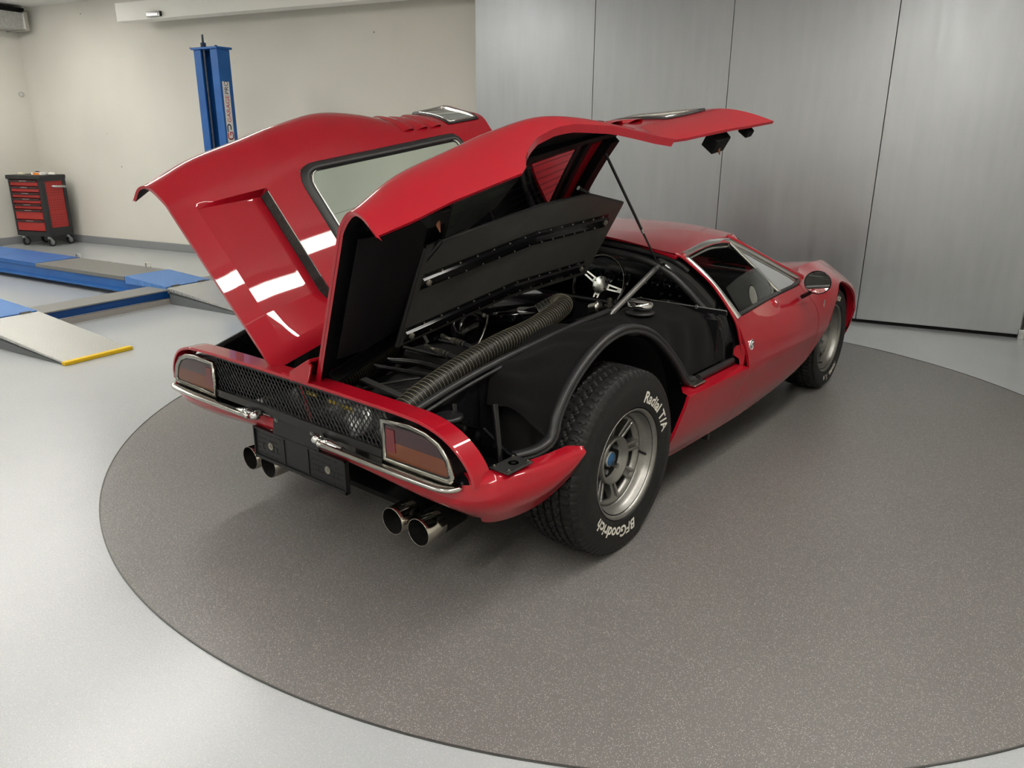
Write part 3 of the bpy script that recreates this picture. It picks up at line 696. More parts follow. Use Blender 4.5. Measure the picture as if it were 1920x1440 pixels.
# mesh grille
mb = MB(); step = .021; X0, X1, Z0, Z1, YG = -.475, .475, .548, .676, -.775
for s_ in (1, -1):
    c = X0 - .2
    while c < X1 + .2:
        pts = []
        n_ = 15
        for k in range(n_ + 1):
            z = lerp(Z0, Z1, k / n_); x = c + s_ * (z - Z0) * .72 + .0018 * (1 if k % 2 else -1) * s_
            if X0 <= x <= X1: pts.append(V((x, YG + (.0012 if s_ > 0 else -.0012), z)))
        if len(pts) > 1: mb.tube(pts, .0016, prof=[(-1, -1), (1, -1), (1, 1), (-1, 1)], up=(0, 1, 0), cap=False)
        c += step
gm = mb.build('mesh_grille', black, car)
mb = MB(); mb.box((0, YG, Z1 + .004), (.97, .012, .012)); mb.box((0, YG - .004, Z0 - .012), (.95, .02, .028)); mb.build('grille_surround', black, gm)
# tail lights
for sgn in (1, -1):
    def fl(x, z, y=-.785): return V((sgn * x, y, z))
    out = [(.478, .650), (.60, .655), (.665, .648), (.715, .628), (.75, .590), (.768, .545), (.762, .528), (.745, .524), (.60, .522), (.478, .521)]
    def rin(k, y): 
        c = V((.61, .585)); r_ = []
        for (x, z) in out: r_.append(fl(c.x + (x - c.x) * (1 - k * .1 / .13), c.y + (z - c.y) * (1 - k * .1 / .065) , y))
        return r_
    tl = MB().prism(rin(.02, -.781), (0, .09, 0)).build('tail_light', black, car, recalc=True)
    MB().tube(rin(.0, -.790), 1, closed=True, up=(0, 1, 0), prof=[(-.004, -.008), (.010, -.008), (.010, .006), (0, .010), (-.004, .008)]).build('chrome_bezel', bezelc, tl)
    MB().tube(rin(.1, -.785), .0055, 6, closed=True, up=(0, 1, 0)).build('black_bezel', black, tl)
    # lens as a bowed polygon split in colour zones
    poly = [(p.x * sgn, p.z) for p in rin(.12, 0)]
    def clip(poly, f):
        o_ = []
        for i in range(len(poly)):
            a, b = poly[i - 1], poly[i]; fa, fb = f(a), f(b)
            if (fa >= 0) != (fb >= 0): t = fa / (fa - fb); o_.append((lerp(a[0], b[0], t), lerp(a[1], b[1], t)))
            if fb >= 0: o_.append(b)
        return o_
    up_ = clip(poly, lambda p: p[1] - .588); lo = clip(poly, lambda p: .588 - p[1]); lo_r = clip(lo, lambda p: p[0] - .585); lo_l = clip(lo, lambda p: .585 - p[0])
    for nm, pl, m in (('dark_lens', up_, redlens), ('amber_lens', lo, amber)):
        MB().prism([fl(x, z, -.789) for x, z in pl], (0, .012, 0)).build(nm, m, tl, recalc=True)
    MB().prism([fl(.492, .628, -.7915), fl(.528, .628, -.7915), fl(.532, .555, -.7915), fl(.492, .552, -.7915)], (0, .004, 0)).build('reflector', reflectm, tl, recalc=True)
    # quarter bumper
    path = [V((.205, -.808, .513)), V((.235, -.812, .513)), V((.30, -.812, .511)), V((.45, -.812, .509)), V((.62, -.810, .508)), V((.72, -.806, .508)), V((.755, -.798, .509)), V((.772, -.782, .511)), V((.776, -.765, .513))]
    sp = spline(path, 6); N = len(sp)
    def rr(i):
        t = i / (N - 1); return (1.35 if t < .08 else 1.15 - .15 * min(1, (t - .08) * 4)) * (1 if t < .93 else lerp(1, .35, (t - .93) / .07)) * (.75 if i == 0 else 1)
    mb = MB(); mb.tube([V((sgn * p.x, p.y, p.z)) for p in sp], lambda i: rr(i), prof=[(.006, -.030), (.007, .004), (.008, .018), (.003, .024), (-.006, .022), (-.009, .010), (-.006, -.030)] if sgn > 0 else [(.006, .030), (.007, -.004), (.008, -.018), (.003, -.024), (-.006, -.022), (-.009, -.010), (-.006, .030)], up=(0, 0, 1))
    bp = mb.build('quarter_bumper', mat('bumper_chrome', (.55, .54, .50), .13, 1.0), car, recalc=True)
    nb = MB().tube([V((sgn * x, y, z)) for x, y, z in ((.200, -.806, .512), (.215, -.812, .513), (.25, -.813, .513), (.30, -.811, .511))], lambda i: (.010, .020, .019, .010)[i], 16); nb.build('bumper_end', chrome, bp)
# number plate lamps and mount
for sgn in (-1, 1):
    l = MB().lathe([(-.012, .0001), (-.012, .008), (-.004, .014), (.004, .016), (.02, .017), (.03, .012), (.03, .0001)], (sgn * .178, -.822, .519), (0, 1, 0), 0, 20).build('plate_lamp', chrome, car)
mb = MB().prism([V((-.125, -.775, .545)), V((.125, -.775, .545)), V((.132, -.781, .45)), V((-.132, -.781, .45))], (0, .006, 0)); pm = mb.build('plate_bracket', black, car, recalc=True, bevel=.002)
for sx in (-.103, .103):
    b = MB().cyl((sx, -.7755, .510), (sx, -.781, .510), .0105, 0, 6); b.cyl((sx, -.781, .510), (sx, -.785, .510), .006, 0, 10); b.build('bolt', galv, pm)
ph = MB(); PX, PZ0, PZ1 = .265, .325, .447
def pbx(x0, x1, z0, z1, y0, y1, m=0, mb=None):
    mb = mb or MB()
    sl = .0
    return mb.box(((x0 + x1) / 2, (y0 + y1) / 2, (z0 + z1) / 2), (x1 - x0, y1 - y0, z1 - z0), None, m)
pl = pbx(-PX, PX, PZ0, PZ1, -.772, -.760).build('plate_holder', black, car, bevel=.004)
mb = MB()
for (a, b, c, d) in ((-PX, PX, PZ1 - .006, PZ1), (-PX, PX, PZ0, PZ0 + .012), (-PX, -PX + .006, PZ0, PZ1), (PX - .006, PX, PZ0, PZ1)): pbx(a, b, c, d, -.778, -.772, 0, mb)
pbx(-.085, -.078, PZ0, PZ1, -.775, -.772, 0, mb); pbx(.055, .062, PZ0, PZ1, -.775, -.772, 0, mb); mb.build('raised_rim', black, pl)
rnd = random.Random(3); mb = MB()
for x0, x1 in ((-.245, -.10), (.08, .245)):
    for r_i in range(5):
        z = PZ0 + .022 + r_i * .020; x = x0
        while x < x1 - .02:
            L = rnd.choice((.012, .02, .035, .05)); L = min(L, x1 - x); pbx(x, x + L, z, z + .003, -.7735, -.772, 0, mb); x += L + rnd.choice((.01, .014, .02))
    for x in (x0 + .03, x1 - .03, x1 - .05): pbx(x, x + .003, PZ0 + .04, PZ0 + .062, -.7735, -.772, 0, mb)
_o = mb.build('clip_rib', mat('plastic_sheen', (.02, .02, .021), .25), None)
bm = bmesh.new(); bm.from_mesh(pl.data); bm.from_mesh(_o.data); bm.to_mesh(pl.data); bm.free(); pl.data.materials.append(_o.data.materials[0]); bpy.data.objects.remove(_o)
pbx(-.03, .02, PZ0 + .001, PZ0 + .008, -.7795, -.778).build('holder_tab', rubber, pl)
for sx in (-.165, .165):
    b = MB().cyl((sx, -.772, .388), (sx, -.7745, .388), .0145, 0, 24); b.cyl((sx, -.7745, .388), (sx, -.778, .388), .006, 0, 12); b.build('screw_washer', zinc, pl)
# exhaust tips
for sgn in (1, -1):
    for x in (.363, .489):
        ex = MB(); prof = [(.0, .0475), (-.001, .0488), (.0, .050), (.07, .049), (.11, .042), (.40, .040)]
        ex.lathe(prof, (sgn * x, -.668, .217), (0, 1, 0.02), 0, 40)
        e_ = ex.build('exhaust_tip', tipm, car); e_['label'] = 'polished round exhaust tip'
        MB().lathe([(.0, .0478), (.25, .040), (.25, .0001)], (sgn * x, -.668, .217), (0, 1, .02), 0, 32).build('tip_inside', matt_black, e_)
    MB().tube([V((sgn * .53, -.42, .215)), V((sgn * .58, -.42, .215)), V((sgn * .60, -.42, .245)), V((sgn * .57, -.42, .26))], .006, 8).build('exhaust_hanger', steel, car)
# behind the grille
mb = MB().lathe([(-.30, .0001), (-.30, .075), (.30, .075), (.30, .0001)], (0.1, -.60, .50), (1, 0, 0), 0, 28); mb.build('silencer', mat('silencer_steel', (.12, .12, .12), .35, .9), car)
MB().tube([V((.02, -.755, .69)), V((.035, -.752, .62)), V((.06, -.75, .545))], .006, 8).build('red_cable', redp, car)
for (x, z) in ((.08, .640), (.19, .634), (.27, .630)): MB().box((x, -.752, z), (.055, .004, .012)).build('yellow_tag', mat('tag_yellow', (.55, .38, .03), .5), car)
MB().lathe([(0, .0001), (.02, .03), (.03, .05), (.0, .055)], (.27, -.70, .575), (0, -1, .2), 0, 20).build('round_cap', galv, car)

# ---------------------------------------------------------------- GULLWING COVERS
RM = Matrix(((0.5072, 0.1271, -0.8524), (-0.217, 0.976, 0.0164), (0.8341, 0.1767, 0.5226))); TT = V((0.7801, 0.0119, 0.3802))
AXH = V((-.093, .976, .199)).normalized(); HO = V((.125, -.786, .691))
def TRc(p, side):
    d = math.radians(2.0 if side < 0 else -1.0)
    r = RM @ V(p) + TT; r = HO + Matrix.Rotation(-d, 3, AXH) @ (r - HO)
    return V((r.x * side, r.y, r.z))
def zdeck(y): return .708 + .204 * (y + .807)
XG = [(-.80, .715), (-.70, .712), (-.434, .682), (-.28, .70), (0, .665), (.54, .59), (.80, .56)]
# side controls: zg, (xb,zb), (xc,zc), (xd,zd)
SEC = [(-.80, (.708, .765, .705, .835, .675, .862, .620)),
       (-.6, (.750, .775, .752, .862, .735, .898, .655)),
       (-.4, (.790, .775, .793, .868, .773, .910, .690)),
       (-.2, (.828, .775, .828, .868, .806, .914, .745)),
       (0, (.860, .770, .857, .858, .830, .912, .775)),
       (.2, (.890, .745, .873, .825, .832, .885, .755)),
       (.4, (.925, .705, .890, .784, .805, .850, .690)),
       (.6, (.955, .675, .915, .763, .805, .848, .650)),
       (.80, (.975, .650, .940, .745, .805, .845, .650))]
LOW = [(-.80, .557), (-.69, .537), (-.44, .553), (-.26, .565), (-.235, .585), (-.20, .628), (-.15, .660), (-.09, .692), (.02, .715), (.10, .712), (.16, .699), (.27, .668), (.35, .616), (.43, .553), (.47, .523), (.52, .520), (.70, .508), (.86, .494), (1.07, .485)]
LOWX = [(-.80, .845), (-.69, .885), (-.55, .903), (-.3, .912), (.1, .908), (.25, .897), (.40, .890), (.52, .896), (.8, .894), (1.07, .88)]
NS, NW = 22, 14
ysr = frange(-.785, -.725, 4) + frange(-.70, -.45, 7) + [-.436, -.430] + frange(-.40, -.29, 4) + frange(-.27, .54, 26) + frange(.57, .776, 7)
YW0, YW1 = -.27, .54
def cover_row(y):
    xg = itab(XG, y); q = ctab(SEC, y); zg = q[0]; row = []; x0 = .085
    kk = max(0, min(1, (y - .3) / .476)); kk = kk * kk * (3 - 2 * kk) * .29
    yb0 = y
    cols = [x0, .11, .135, .15] + [lerp(.15, xg, t) for t in (.02,)] + [lerp(.16, xg - .016, k / NW) for k in range(1, NW)] + [xg - .012, xg]
    for x in cols:
        t = (x - x0) / (xg - x0); z = zdeck(y) - (zdeck(y) - zg) * t * t
        if -.70 < y < -.4335 and .1505 < x < xg - .006:
            z -= .050 * max(0, min(1, (y + .70) / .26)) * min(1, max(0, (x - .15) / .11))
        row.append(V((x, y - .06 * max(0, (y - .54) / .236) * (1 - (x - x0) / (xg - x0)), z)))
    ye = y + kk; ze = itab(LOW, ye); xe = itab(LOWX, ye)
    zd_ = max(q[6], ze + .05)
    _t = (xg - .07 - x0) / (xg - x0); P = [V((xg - .07, y, zdeck(y) - (zdeck(y) - zg) * _t * _t)), V((xg, y, zg)), V((q[1], y + kk * .12, q[2])), V((q[3], y + kk * .4, q[4])), V((q[5], y + kk * .75, zd_)), V((xe, ye, ze)), V((xe - .01, ye, ze - .05))]
    out = []
    for i in range(1, 5):
        for k in range(6):
            t = k / 6; out.append(V([cr1(P[i - 1][a], P[i][a], P[i + 1][a], P[i + 2][a], t) for a in range(3)]))
    out.append(P[5])
    return row + out[1:]
rows_c = [cover_row(y) for y in ysr]
NC = len(rows_c[0]); jw0, jw1 = 2, 4 + 1 + (NW - 1) + 2 - 1     # window columns
iw0 = min(range(len(ysr)), key=lambda i: abs(ysr[i] - YW0)); iw1 = min(range(len(ysr)), key=lambda i: abs(ysr[i] - YW1))
ir = min(range(len(ysr)), key=lambda i: abs(ysr[i] + .436))
def surf(x, y, lift=0.0):
    xg = itab(XG, y); q = ctab(SEC, y); t = (x - .085) / (xg - .085); return V((x, y, zdeck(y) - (zdeck(y) - q[0]) * t * t + lift))
covers = {}
for side in (1, -1):
    T_ = lambda p: TRc(p, side)
    G = [[T_(p) for p in r] for r in rows_c]
    hole = lambda i, j: not (iw0 <= i < iw1 and jw0 <= j < jw1) and not (i == ir and 5 <= j < jw1 - 1)
    cv = MB().shell(G, .010, mask=hole, flip=side < 0, mo=0, mi=1, mr=0).build('gullwing_cover', [red, liner], car)
    covers[side] = cv
    _e = cv.modifiers.new('es', 'EDGE_SPLIT'); _e.split_angle = math.radians(32)
    i0_ = min(range(len(ysr)), key=lambda i: abs(ysr[i] + .70)); jset = (3, 7, jw1 - 2, jw1 - 1)
    for ed in cv.data.edges:
        a_, b_ = ed.vertices
        if a_ >= len(ysr) * NC or b_ >= len(ysr) * NC: continue
        ia, ja, ib, jb = a_ // NC, a_ % NC, b_ // NC, b_ % NC
        if (ia == ib and ia in (i0_, ir, ir + 1) and 3 <= min(ja, jb) and max(ja, jb) <= jw1) or (ja == jb and ja in jset and i0_ <= min(ia, ib) and max(ia, ib) <= ir): ed.use_edge_sharp = True
    # wheel arch / lower edge flange turned inwards
    Gf = []; cen = V((0, .12, .50))
    for r in rows_c:
        e_ = r[-1]
        if -.245 <= e_.y <= .475:
            d = V((-.9, 0, 0)) + (cen - V((0, e_.y, e_.z))).normalized() * .25; Gf.append([T_(e_), T_(e_ + d * .03)])
    MB().grid(Gf, flip=side > 0).build('arch_flange', red, cv)
    # narrow return lip along the tail edge
    Gf = []
    for p, q_ in zip(rows_c[0], rows_c[1]):
        d = (p - q_).normalized(); Gf.append([T_(p), T_(p + V((-.1 if p.x > .7 else 0, .25, -.9)).normalized() * .020)])
    MB().grid(Gf, flip=side < 0).build('tail_lip', red, cv)
    # glass pane and rubber frame
    gy = frange(YW0, YW1, 10)
    Gg = [[T_(surf(lerp(.135, itab(XG, y), k / 10), y, -.004)) for k in range(11)] for y in gy]
    MB().grid(Gg, flip=side < 0).build('rear_glass', glass, cv)
    c = []; e = .035
    xg0, xg1 = itab(XG, YW0), itab(XG, YW1)
    def arc2(c0, c1, c2, r_, n=5):     # rounded corner at c1
        c0, c1, c2 = V((*c0, 0)), V((*c1, 0)), V((*c2, 0)); a = c1 + (c0 - c1).normalized() * r_; b = c1 + (c2 - c1).normalized() * r_
        return [tuple((a * (1 - t) ** 2 + c1 * 2 * t * (1 - t) + b * t * t).to_2d()) for t in frange(0, 1, n)]
    cs = [(.135, YW0), (.135, YW1), (xg1 + .002, YW1), (xg0, YW0)]
    ring = []
    for k, r_ in enumerate((.05, .04, .03, .075)): ring += arc2(cs[k - 1], cs[k], cs[(k + 1) % 4], r_)
    rp = []
    for i in range(len(ring)):
        a, b = ring[i], ring[(i + 1) % len(ring)]; n_ = max(1, int(math.hypot(a[0] - b[0], a[1] - b[1]) / .06))
        for k in range(n_): rp.append((lerp(a[0], b[0], k / n_), lerp(a[1], b[1], k / n_)))
    nD = (T_(V((0, 0, 1))) - T_(V((0, 0, 0)))).normalized()
    wf = MB().tube([T_(surf(x, y, .003)) for x, y in rp], .017, closed=True, up=nD, prof=[(.35, -1), (.6, -.5), (.6, .1), (.2, .75), (-.3, 1.3), (-.7, 1.3), (-.7, -1)]); wf.build('window_rubber', rubber, cv)
    MB().tube([T_(surf(lerp(.36, x, .955), lerp(.13, y, .955), .0045)) for x, y in rp], .004, 6, closed=True).build('window_chrome', steel, cv)
    # heater lines
    # vent mesh across the opening in the forward wall of the recess
    mb = MB(); ym = -.433
    def vp(x, h): return T_(surf(x, ym, -.002 - .046 * h))
    xx = .20
    while xx < .672:
        mb.tube([vp(xx, 0), vp(xx, 1)], .0010, prof=[(-1, -1), (1, -1), (1, 1), (-1, 1)], cap=False); xx += .0048
    for k in range(11): mb.tube([vp(lerp(.20, .672, q_ / 12), k / 10) for q_ in range(13)], .0010, prof=[(-1, -1), (1, -1), (1, 1), (-1, 1)], cap=False)
    mb.build('vent_mesh', black, cv)
    # louvres and small side glass in the sail panel
    def side_pt(y, u, off=0.0):    # u 0..4 along the side controls
        i = min(range(len(ysr)), key=lambda k: abs(ysr[k] - y)); r0, r1 = rows_c[max(i - 1, 0)], rows_c[min(i + 1, len(ysr) - 1)]
        # interpolate between station rows
        for k in range(len(ysr) - 1):
            if ysr[k] <= y <= ysr[k + 1]: t = (y - ysr[k]) / (ysr[k + 1] - ysr[k]); r0, r1 = rows_c[k], rows_c[k + 1]; break
        base = NC - 25; jj = base + u * 6; j0 = min(int(jj), NC - 2); f_ = jj - j0
        p = lerp(lerp(r0[j0], r1[j0], t), lerp(r0[j0 + 1], r1[j0 + 1], t), f_)
        tu = (r0[j0 + 1] - r0[j0]).normalized(); tv = (r1[j0] - r0[j0]).normalized(); n_ = tu.cross(tv); n_ = n_ if n_.z > 0 else -n_
        return p + n_ * off
    for k in range(3):
        y = .30 + k * .075
        Gl = []
        for u in frange(.75, 2.45, 12):
            Gl.append([T_(side_pt(y, u, .001)), T_(side_pt(y + .030, u, .011)), T_(side_pt(y + .052, u, .011)), T_(side_pt(y + .058, u, -.002))])
        MB().grid(Gl, flip=side > 0, smooth=False).build('louvre', red, cv)
    def ringpts(y0, y1, u0, u1, off): return [T_(side_pt(y, u, off)) for y, u in [(lerp(y0, y1, k / 6), u0) for k in range(6)] + [(y1, lerp(u0, u1, k / 8)) for k in range(8)] + [(lerp(y1, y0, k / 6), u1) for k in range(6)] + [(y0, lerp(u1, u0, k / 8)) for k in range(8)]]
    Gq = [[T_(side_pt(lerp(.57, .72, k / 6), u, .004)) for k in range(7)] for u in frange(.9, 2.6, 10)]
    MB().grid(Gq, flip=side > 0).build('side_glass', mat('side_glass_tint', (.25, .30, .28), .05, coat=1), cv)
    MB().tube(ringpts(.57, .72, .9, 2.6, .005), .007, 8, closed=True).build('window_chrome', chrome, cv)
    MB().tube(ringpts(.558, .732, .83, 2.67, .003), .007, 8, closed=True).build('window_rubber', rubber, cv)
    # stiffening frame under the deck
    def rail(pts, wd, dp, m, name='inner_rail'):
        mb = MB(); P = [(surf(x, y, -.012), surf(x, y, -.012 - dp)) for x, y in pts]
        L_ = []
        for i, (x, y) in enumerate(pts):
            a = V(pts[max(i - 1, 0)]); b = V(pts[min(i + 1, len(pts) - 1)]); t = (b - a).normalized(); n_ = V((-t.y, t.x, 0)) * wd / 2
            A, B = P[i]; L_.append([T_(A + n_), T_(B + n_ * .7), T_(B - n_ * .7), T_(A - n_)])
        mb.grid(L_, smooth=False); mb.add(L_[0], [(0, 1, 2, 3)]); mb.add(L_[-1], [(3, 2, 1, 0)])
        return mb.build(name, m, cv, recalc=True)
    rail([(itab(XG, y) + .035, y) for y in frange(-.70, .74, 16)], .03, .028, liner)
    rail([(lerp(.10, .60, k / 8), .58) for k in range(9)], .04, .014, liner)
    rail([(lerp(.10, .58, k / 8), .72) for k in range(9)], .075, .05, liner)
    mb = MB(); mb.grid([[T_(surf(lerp(.10, .57, k / 8), .605, -.02)), T_(surf(lerp(.10, .57, k / 8), .685, -.02))] for k in range(9)]); mb.build('inner_panel', red, cv)
    rail([(lerp(.10, .69, k / 8), -.295) for k in range(9)], .03, .010, liner)
    rail([(.105, y) for y in frange(-.74, .74, 14)], .03, .045, liner)
    # smooth black undertray below the tail of the cover
    Gt = [[T_(surf(lerp(.23, itab(XG, y) + .02, k / 10), y, -.045 - .03 * max(0, min(1, (y + .74) / .1)))) for k in range(11)] for y in frange(-.742, -.455, 6)]
    MB().shell(Gt, .004, flip=side < 0, mo=0, mi=0).build('undertray', liner, cv)
    MB().grid([[T_(surf(.23, y, -.075)), T_(surf(.12, y, -.02))] for y in frange(-.742, -.455, 6)]).build('undertray', liner, cv)
    # latch blocks with striker pins on the lower edge
    for (yy, zz, big) in ((-.56, .585, 1), (.76, .522, 1.15), (.94, .505, .6)):
        xx_ = .865 if yy < 0 else .862
        a = [T_((xx_ - .05 * big, yy - .045 * big, zz + .03)), T_((xx_, yy - .045 * big, zz + .03)), T_((xx_, yy + .045 * big, zz + .03)), T_((xx_ - .05 * big, yy + .045 * big, zz + .03))]
        b = [T_((xx_ - .06 * big, yy - .035 * big, zz - .02 * big)), T_((xx_ - .01, yy - .04 * big, zz - .02 * big)), T_((xx_ - .01, yy + .04 * big, zz - .02 * big)), T_((xx_ - .06 * big, yy + .035 * big, zz - .02 * big))]
        lb = MB().hull8(a, b).build('latch_block', liner, cv, recalc=True, bevel=.004)
        if big >= 1:
            c0 = T_((xx_ - .035, yy, zz)); MB().lathe([(0, .012), (.015, .012), (.02, .009), (.05, .001)], c0, V((0, 0, -1)) + V((.25 * side, .1, 0)), 0, 14).build('striker_pin', mat('pin_amber', (.20, .07, .03), .25, .4), lb)
    # rear window heater lines
    mb = MB()
    for k in (range(9) if side > 0 else (2, 5)):
        y_ = None; f_ = lerp(.2, .92, k / 8)
        mb.tube([T_(surf(lerp(.14, itab(XG, y) - .01, f_), y, -.006)) for y in frange(YW0 + .02, YW1 - .02, 8)], .0005, prof=[(-1, -1), (1, -1), (1, 1), (-1, 1)], cap=False)
    mb.build('heater_line', black, cv)

# inner tray panel hanging below the right rear glass
B1, Bm, B3 = V((.25, -.499, .783)), V((.262, .067, .865)), V((.275, .609, .895))
T1, Tm, T2, T3 = V((.42, -.524, 1.139)), V((.42, .092, 1.232)), V((.43, .39, 1.255)), V((.409, .682, 1.205))
Nn = (T1 - B1).cross(Bm - B1).normalized(); Nn = Nn if Nn.x > 0 else -Nn
Nf = (Tm - Bm).cross(B3 - Bm).normalized(); Nf = Nf if Nf.x > 0 else -Nf
cvR = covers[1]; th = -Nn * .014
mb = MB(); pts = [B1, Bm, B3, T3, T2, Tm, T1]
mb.add(pts + [p + th for p in pts], [(0, 1, 5, 6), (1, 2, 3, 4, 5), (13, 12, 8, 7), (12, 11, 10, 9, 8)] + [(i, (i + 7), (i + 1) % 7 + 7, (i + 1) % 7) for i in range(7)], 0)
tr = mb.build('engine_tray_panel', panel_grey, cvR, recalc=True); tr['label'] = 'charcoal inner panel with two riveted black strips'
MB().tube([p + th * .5 for p in (T1, Tm, T2, T3)], .007, 8).build('edge_trim', rubber, tr)
MB().tube([p + th * .5 for p in (B1 + V((0, -.005, 0)), T1)], .008, 8).build('edge_trim', rubber, tr)
for (A_, M__, C_) in ((V((.273, -.473, .829)), V((.281, .083, .910)), V((.292, .53, .936))), (V((.361, -.47, 1.023)), V((.367, .106, 1.108)), V((.379, .572, 1.137)))):
    def up_at(p, q_, n_): return n_.cross((q_ - p).normalized()) * (1 if n_.cross((q_ - p).normalized()).z > 0 else -1)
    u1, u2 = up_at(A_, M__, Nn), up_at(M__, C_, Nf); um = (u1 + u2).normalized()
    G = []; hw_ = .030
    for p, u, n_ in ((A_ - (M__ - A_).normalized() * .022, u1, Nn), (M__, um, (Nn + Nf).normalized()), (C_ + (C_ - M__).normalized() * .022, u2, Nf)):
        G.append([p + u * (h * hw_) + n_ * o for h, o in ((-1, .0005), (-1, .003), (-.55, .003), (-.4, .012), (.4, .012), (.55, .003), (1, .003), (1, .0005))])
    sp_ = MB().grid(G, smooth=False).build('black_strip', gloss_black, tr)
    for k in range(26):
        t = (k + .5) / 26; h = .78 if k % 2 else -.78
        p, u, n_ = (lerp(A_, M__, t * 2), u1, Nn) if t < .5 else (lerp(M__, C_, t * 2 - 1), u2, Nf)
        c = p + u * (h * hw_) + n_ * .003; MB().cyl(c, c + n_ * .0025, .0030, 0, 8).build('rivet', zinc, sp_)
    for p, n_ in ((A_, Nn), (C_, Nf)):
        c = p + n_ * .012; s_ = MB().cyl(c, c + n_ * .006, .011, 0, 16); s_.cyl(c + n_ * .006, c + n_ * .009, .006, 0, 10); s_.build('fastener', zinc, sp_)
for p, q_ in ((lerp(T1, B1, .25) + th * 1.3, V((.435, -.47, 1.16))), (T2 + th, V((.405, .34, 1.285)))):
    MB().tube([p, q_], .009, 8).build('tray_stay', black, tr)
# gas struts with ball ends
for side in (1, -1):
    top = TRc((.60, .70, .895), side); bot = V((side * .515, .835, .928))
    if side > 0: top = V((.335, .575, 1.475))
    st_ = MB().tube([bot, lerp(bot, top, .45)], .0042, 10); st_.tube([lerp(bot, top, .30), top], .0062, 12)
    g = st_.build('gas_strut', black, car)
    MB().tube([lerp(bot, top, .27), lerp(bot, top, .30)], .0066, 12).build('strut_collar', steel, g)
    b = MB().cyl(bot + V((0, -.012, -.008)), bot + V((0, .02, .005)), .012, 0, 12); b.build('ball_end', galv, g)
    MB().cyl(top + V((-.02 * side, 0, .0)), top + V((.01 * side, 0, 0)), .012, 0, 12).build('ball_end', galv, g)
    # diagonal brace tubes
    MB().tube([V((side * .55, .375, .785)), V((side * .50, .86, .925))], .0125, 12).build('brace_tube', mat('brace_grey', (.42, .42, .41), .34, .85), car)
    br = MB().box((side * .51, .85, .915), (.05, .04, .05)); br.build('strut_bracket', black, car, bevel=.004)
# centre spine and red hinge bracket
mb = MB(); mb.grid([[V((sx * .05, y, zdeck(y) - .03 - (.0 if k in (1, 2) else .04))) for k, sx in enumerate((-1, -.9, .9, 1))] for y in frange(-.74, .80, 10)], smooth=False); mb.build('roof_spine', black, car)
for sgn in (1,):
    hg = MB()
    k_ = 1 if sgn > 0 else .55
    out = [V((.032, 0, .692)), V((.130 * (1 if sgn > 0 else .8), 0, .698)), V((.155 * (1 if sgn > 0 else .8), 0, .70 + .065 * k_)), V((.135 * (1 if sgn > 0 else .8), 0, .70 + .075 * k_)), V((.085, 0, .70 + .048 * k_)), V((.034, 0, .70 + .022 * k_))]
    hg.prism([V((sgn * p.x, -.803, p.z)) for p in out], (0, .010, 0)); hg.prism([V((sgn * p.x, -.71, p.z)) for p in out], (0, .008, 0))
    if sgn > 0: hg.hull8([V((sgn * .034, -.803, .722)), V((sgn * .034, -.70, .722)), V((sgn * .034, -.70, .714)), V((sgn * .034, -.803, .714))], [V((sgn * .145, -.803, .785)), V((sgn * .145, -.70, .785)), V((sgn * .150, -.70, .775)), V((sgn * .150, -.803, .775))])
    hg.box((sgn * .038, -.752, .705), (.012, .10, .034))
    hg.build('hinge_bracket', red, car, recalc=True, bevel=.003)
MB().box((0, -.76, .694), (.07, .06, .02)).build('hinge_seat', red, car, bevel=.003)

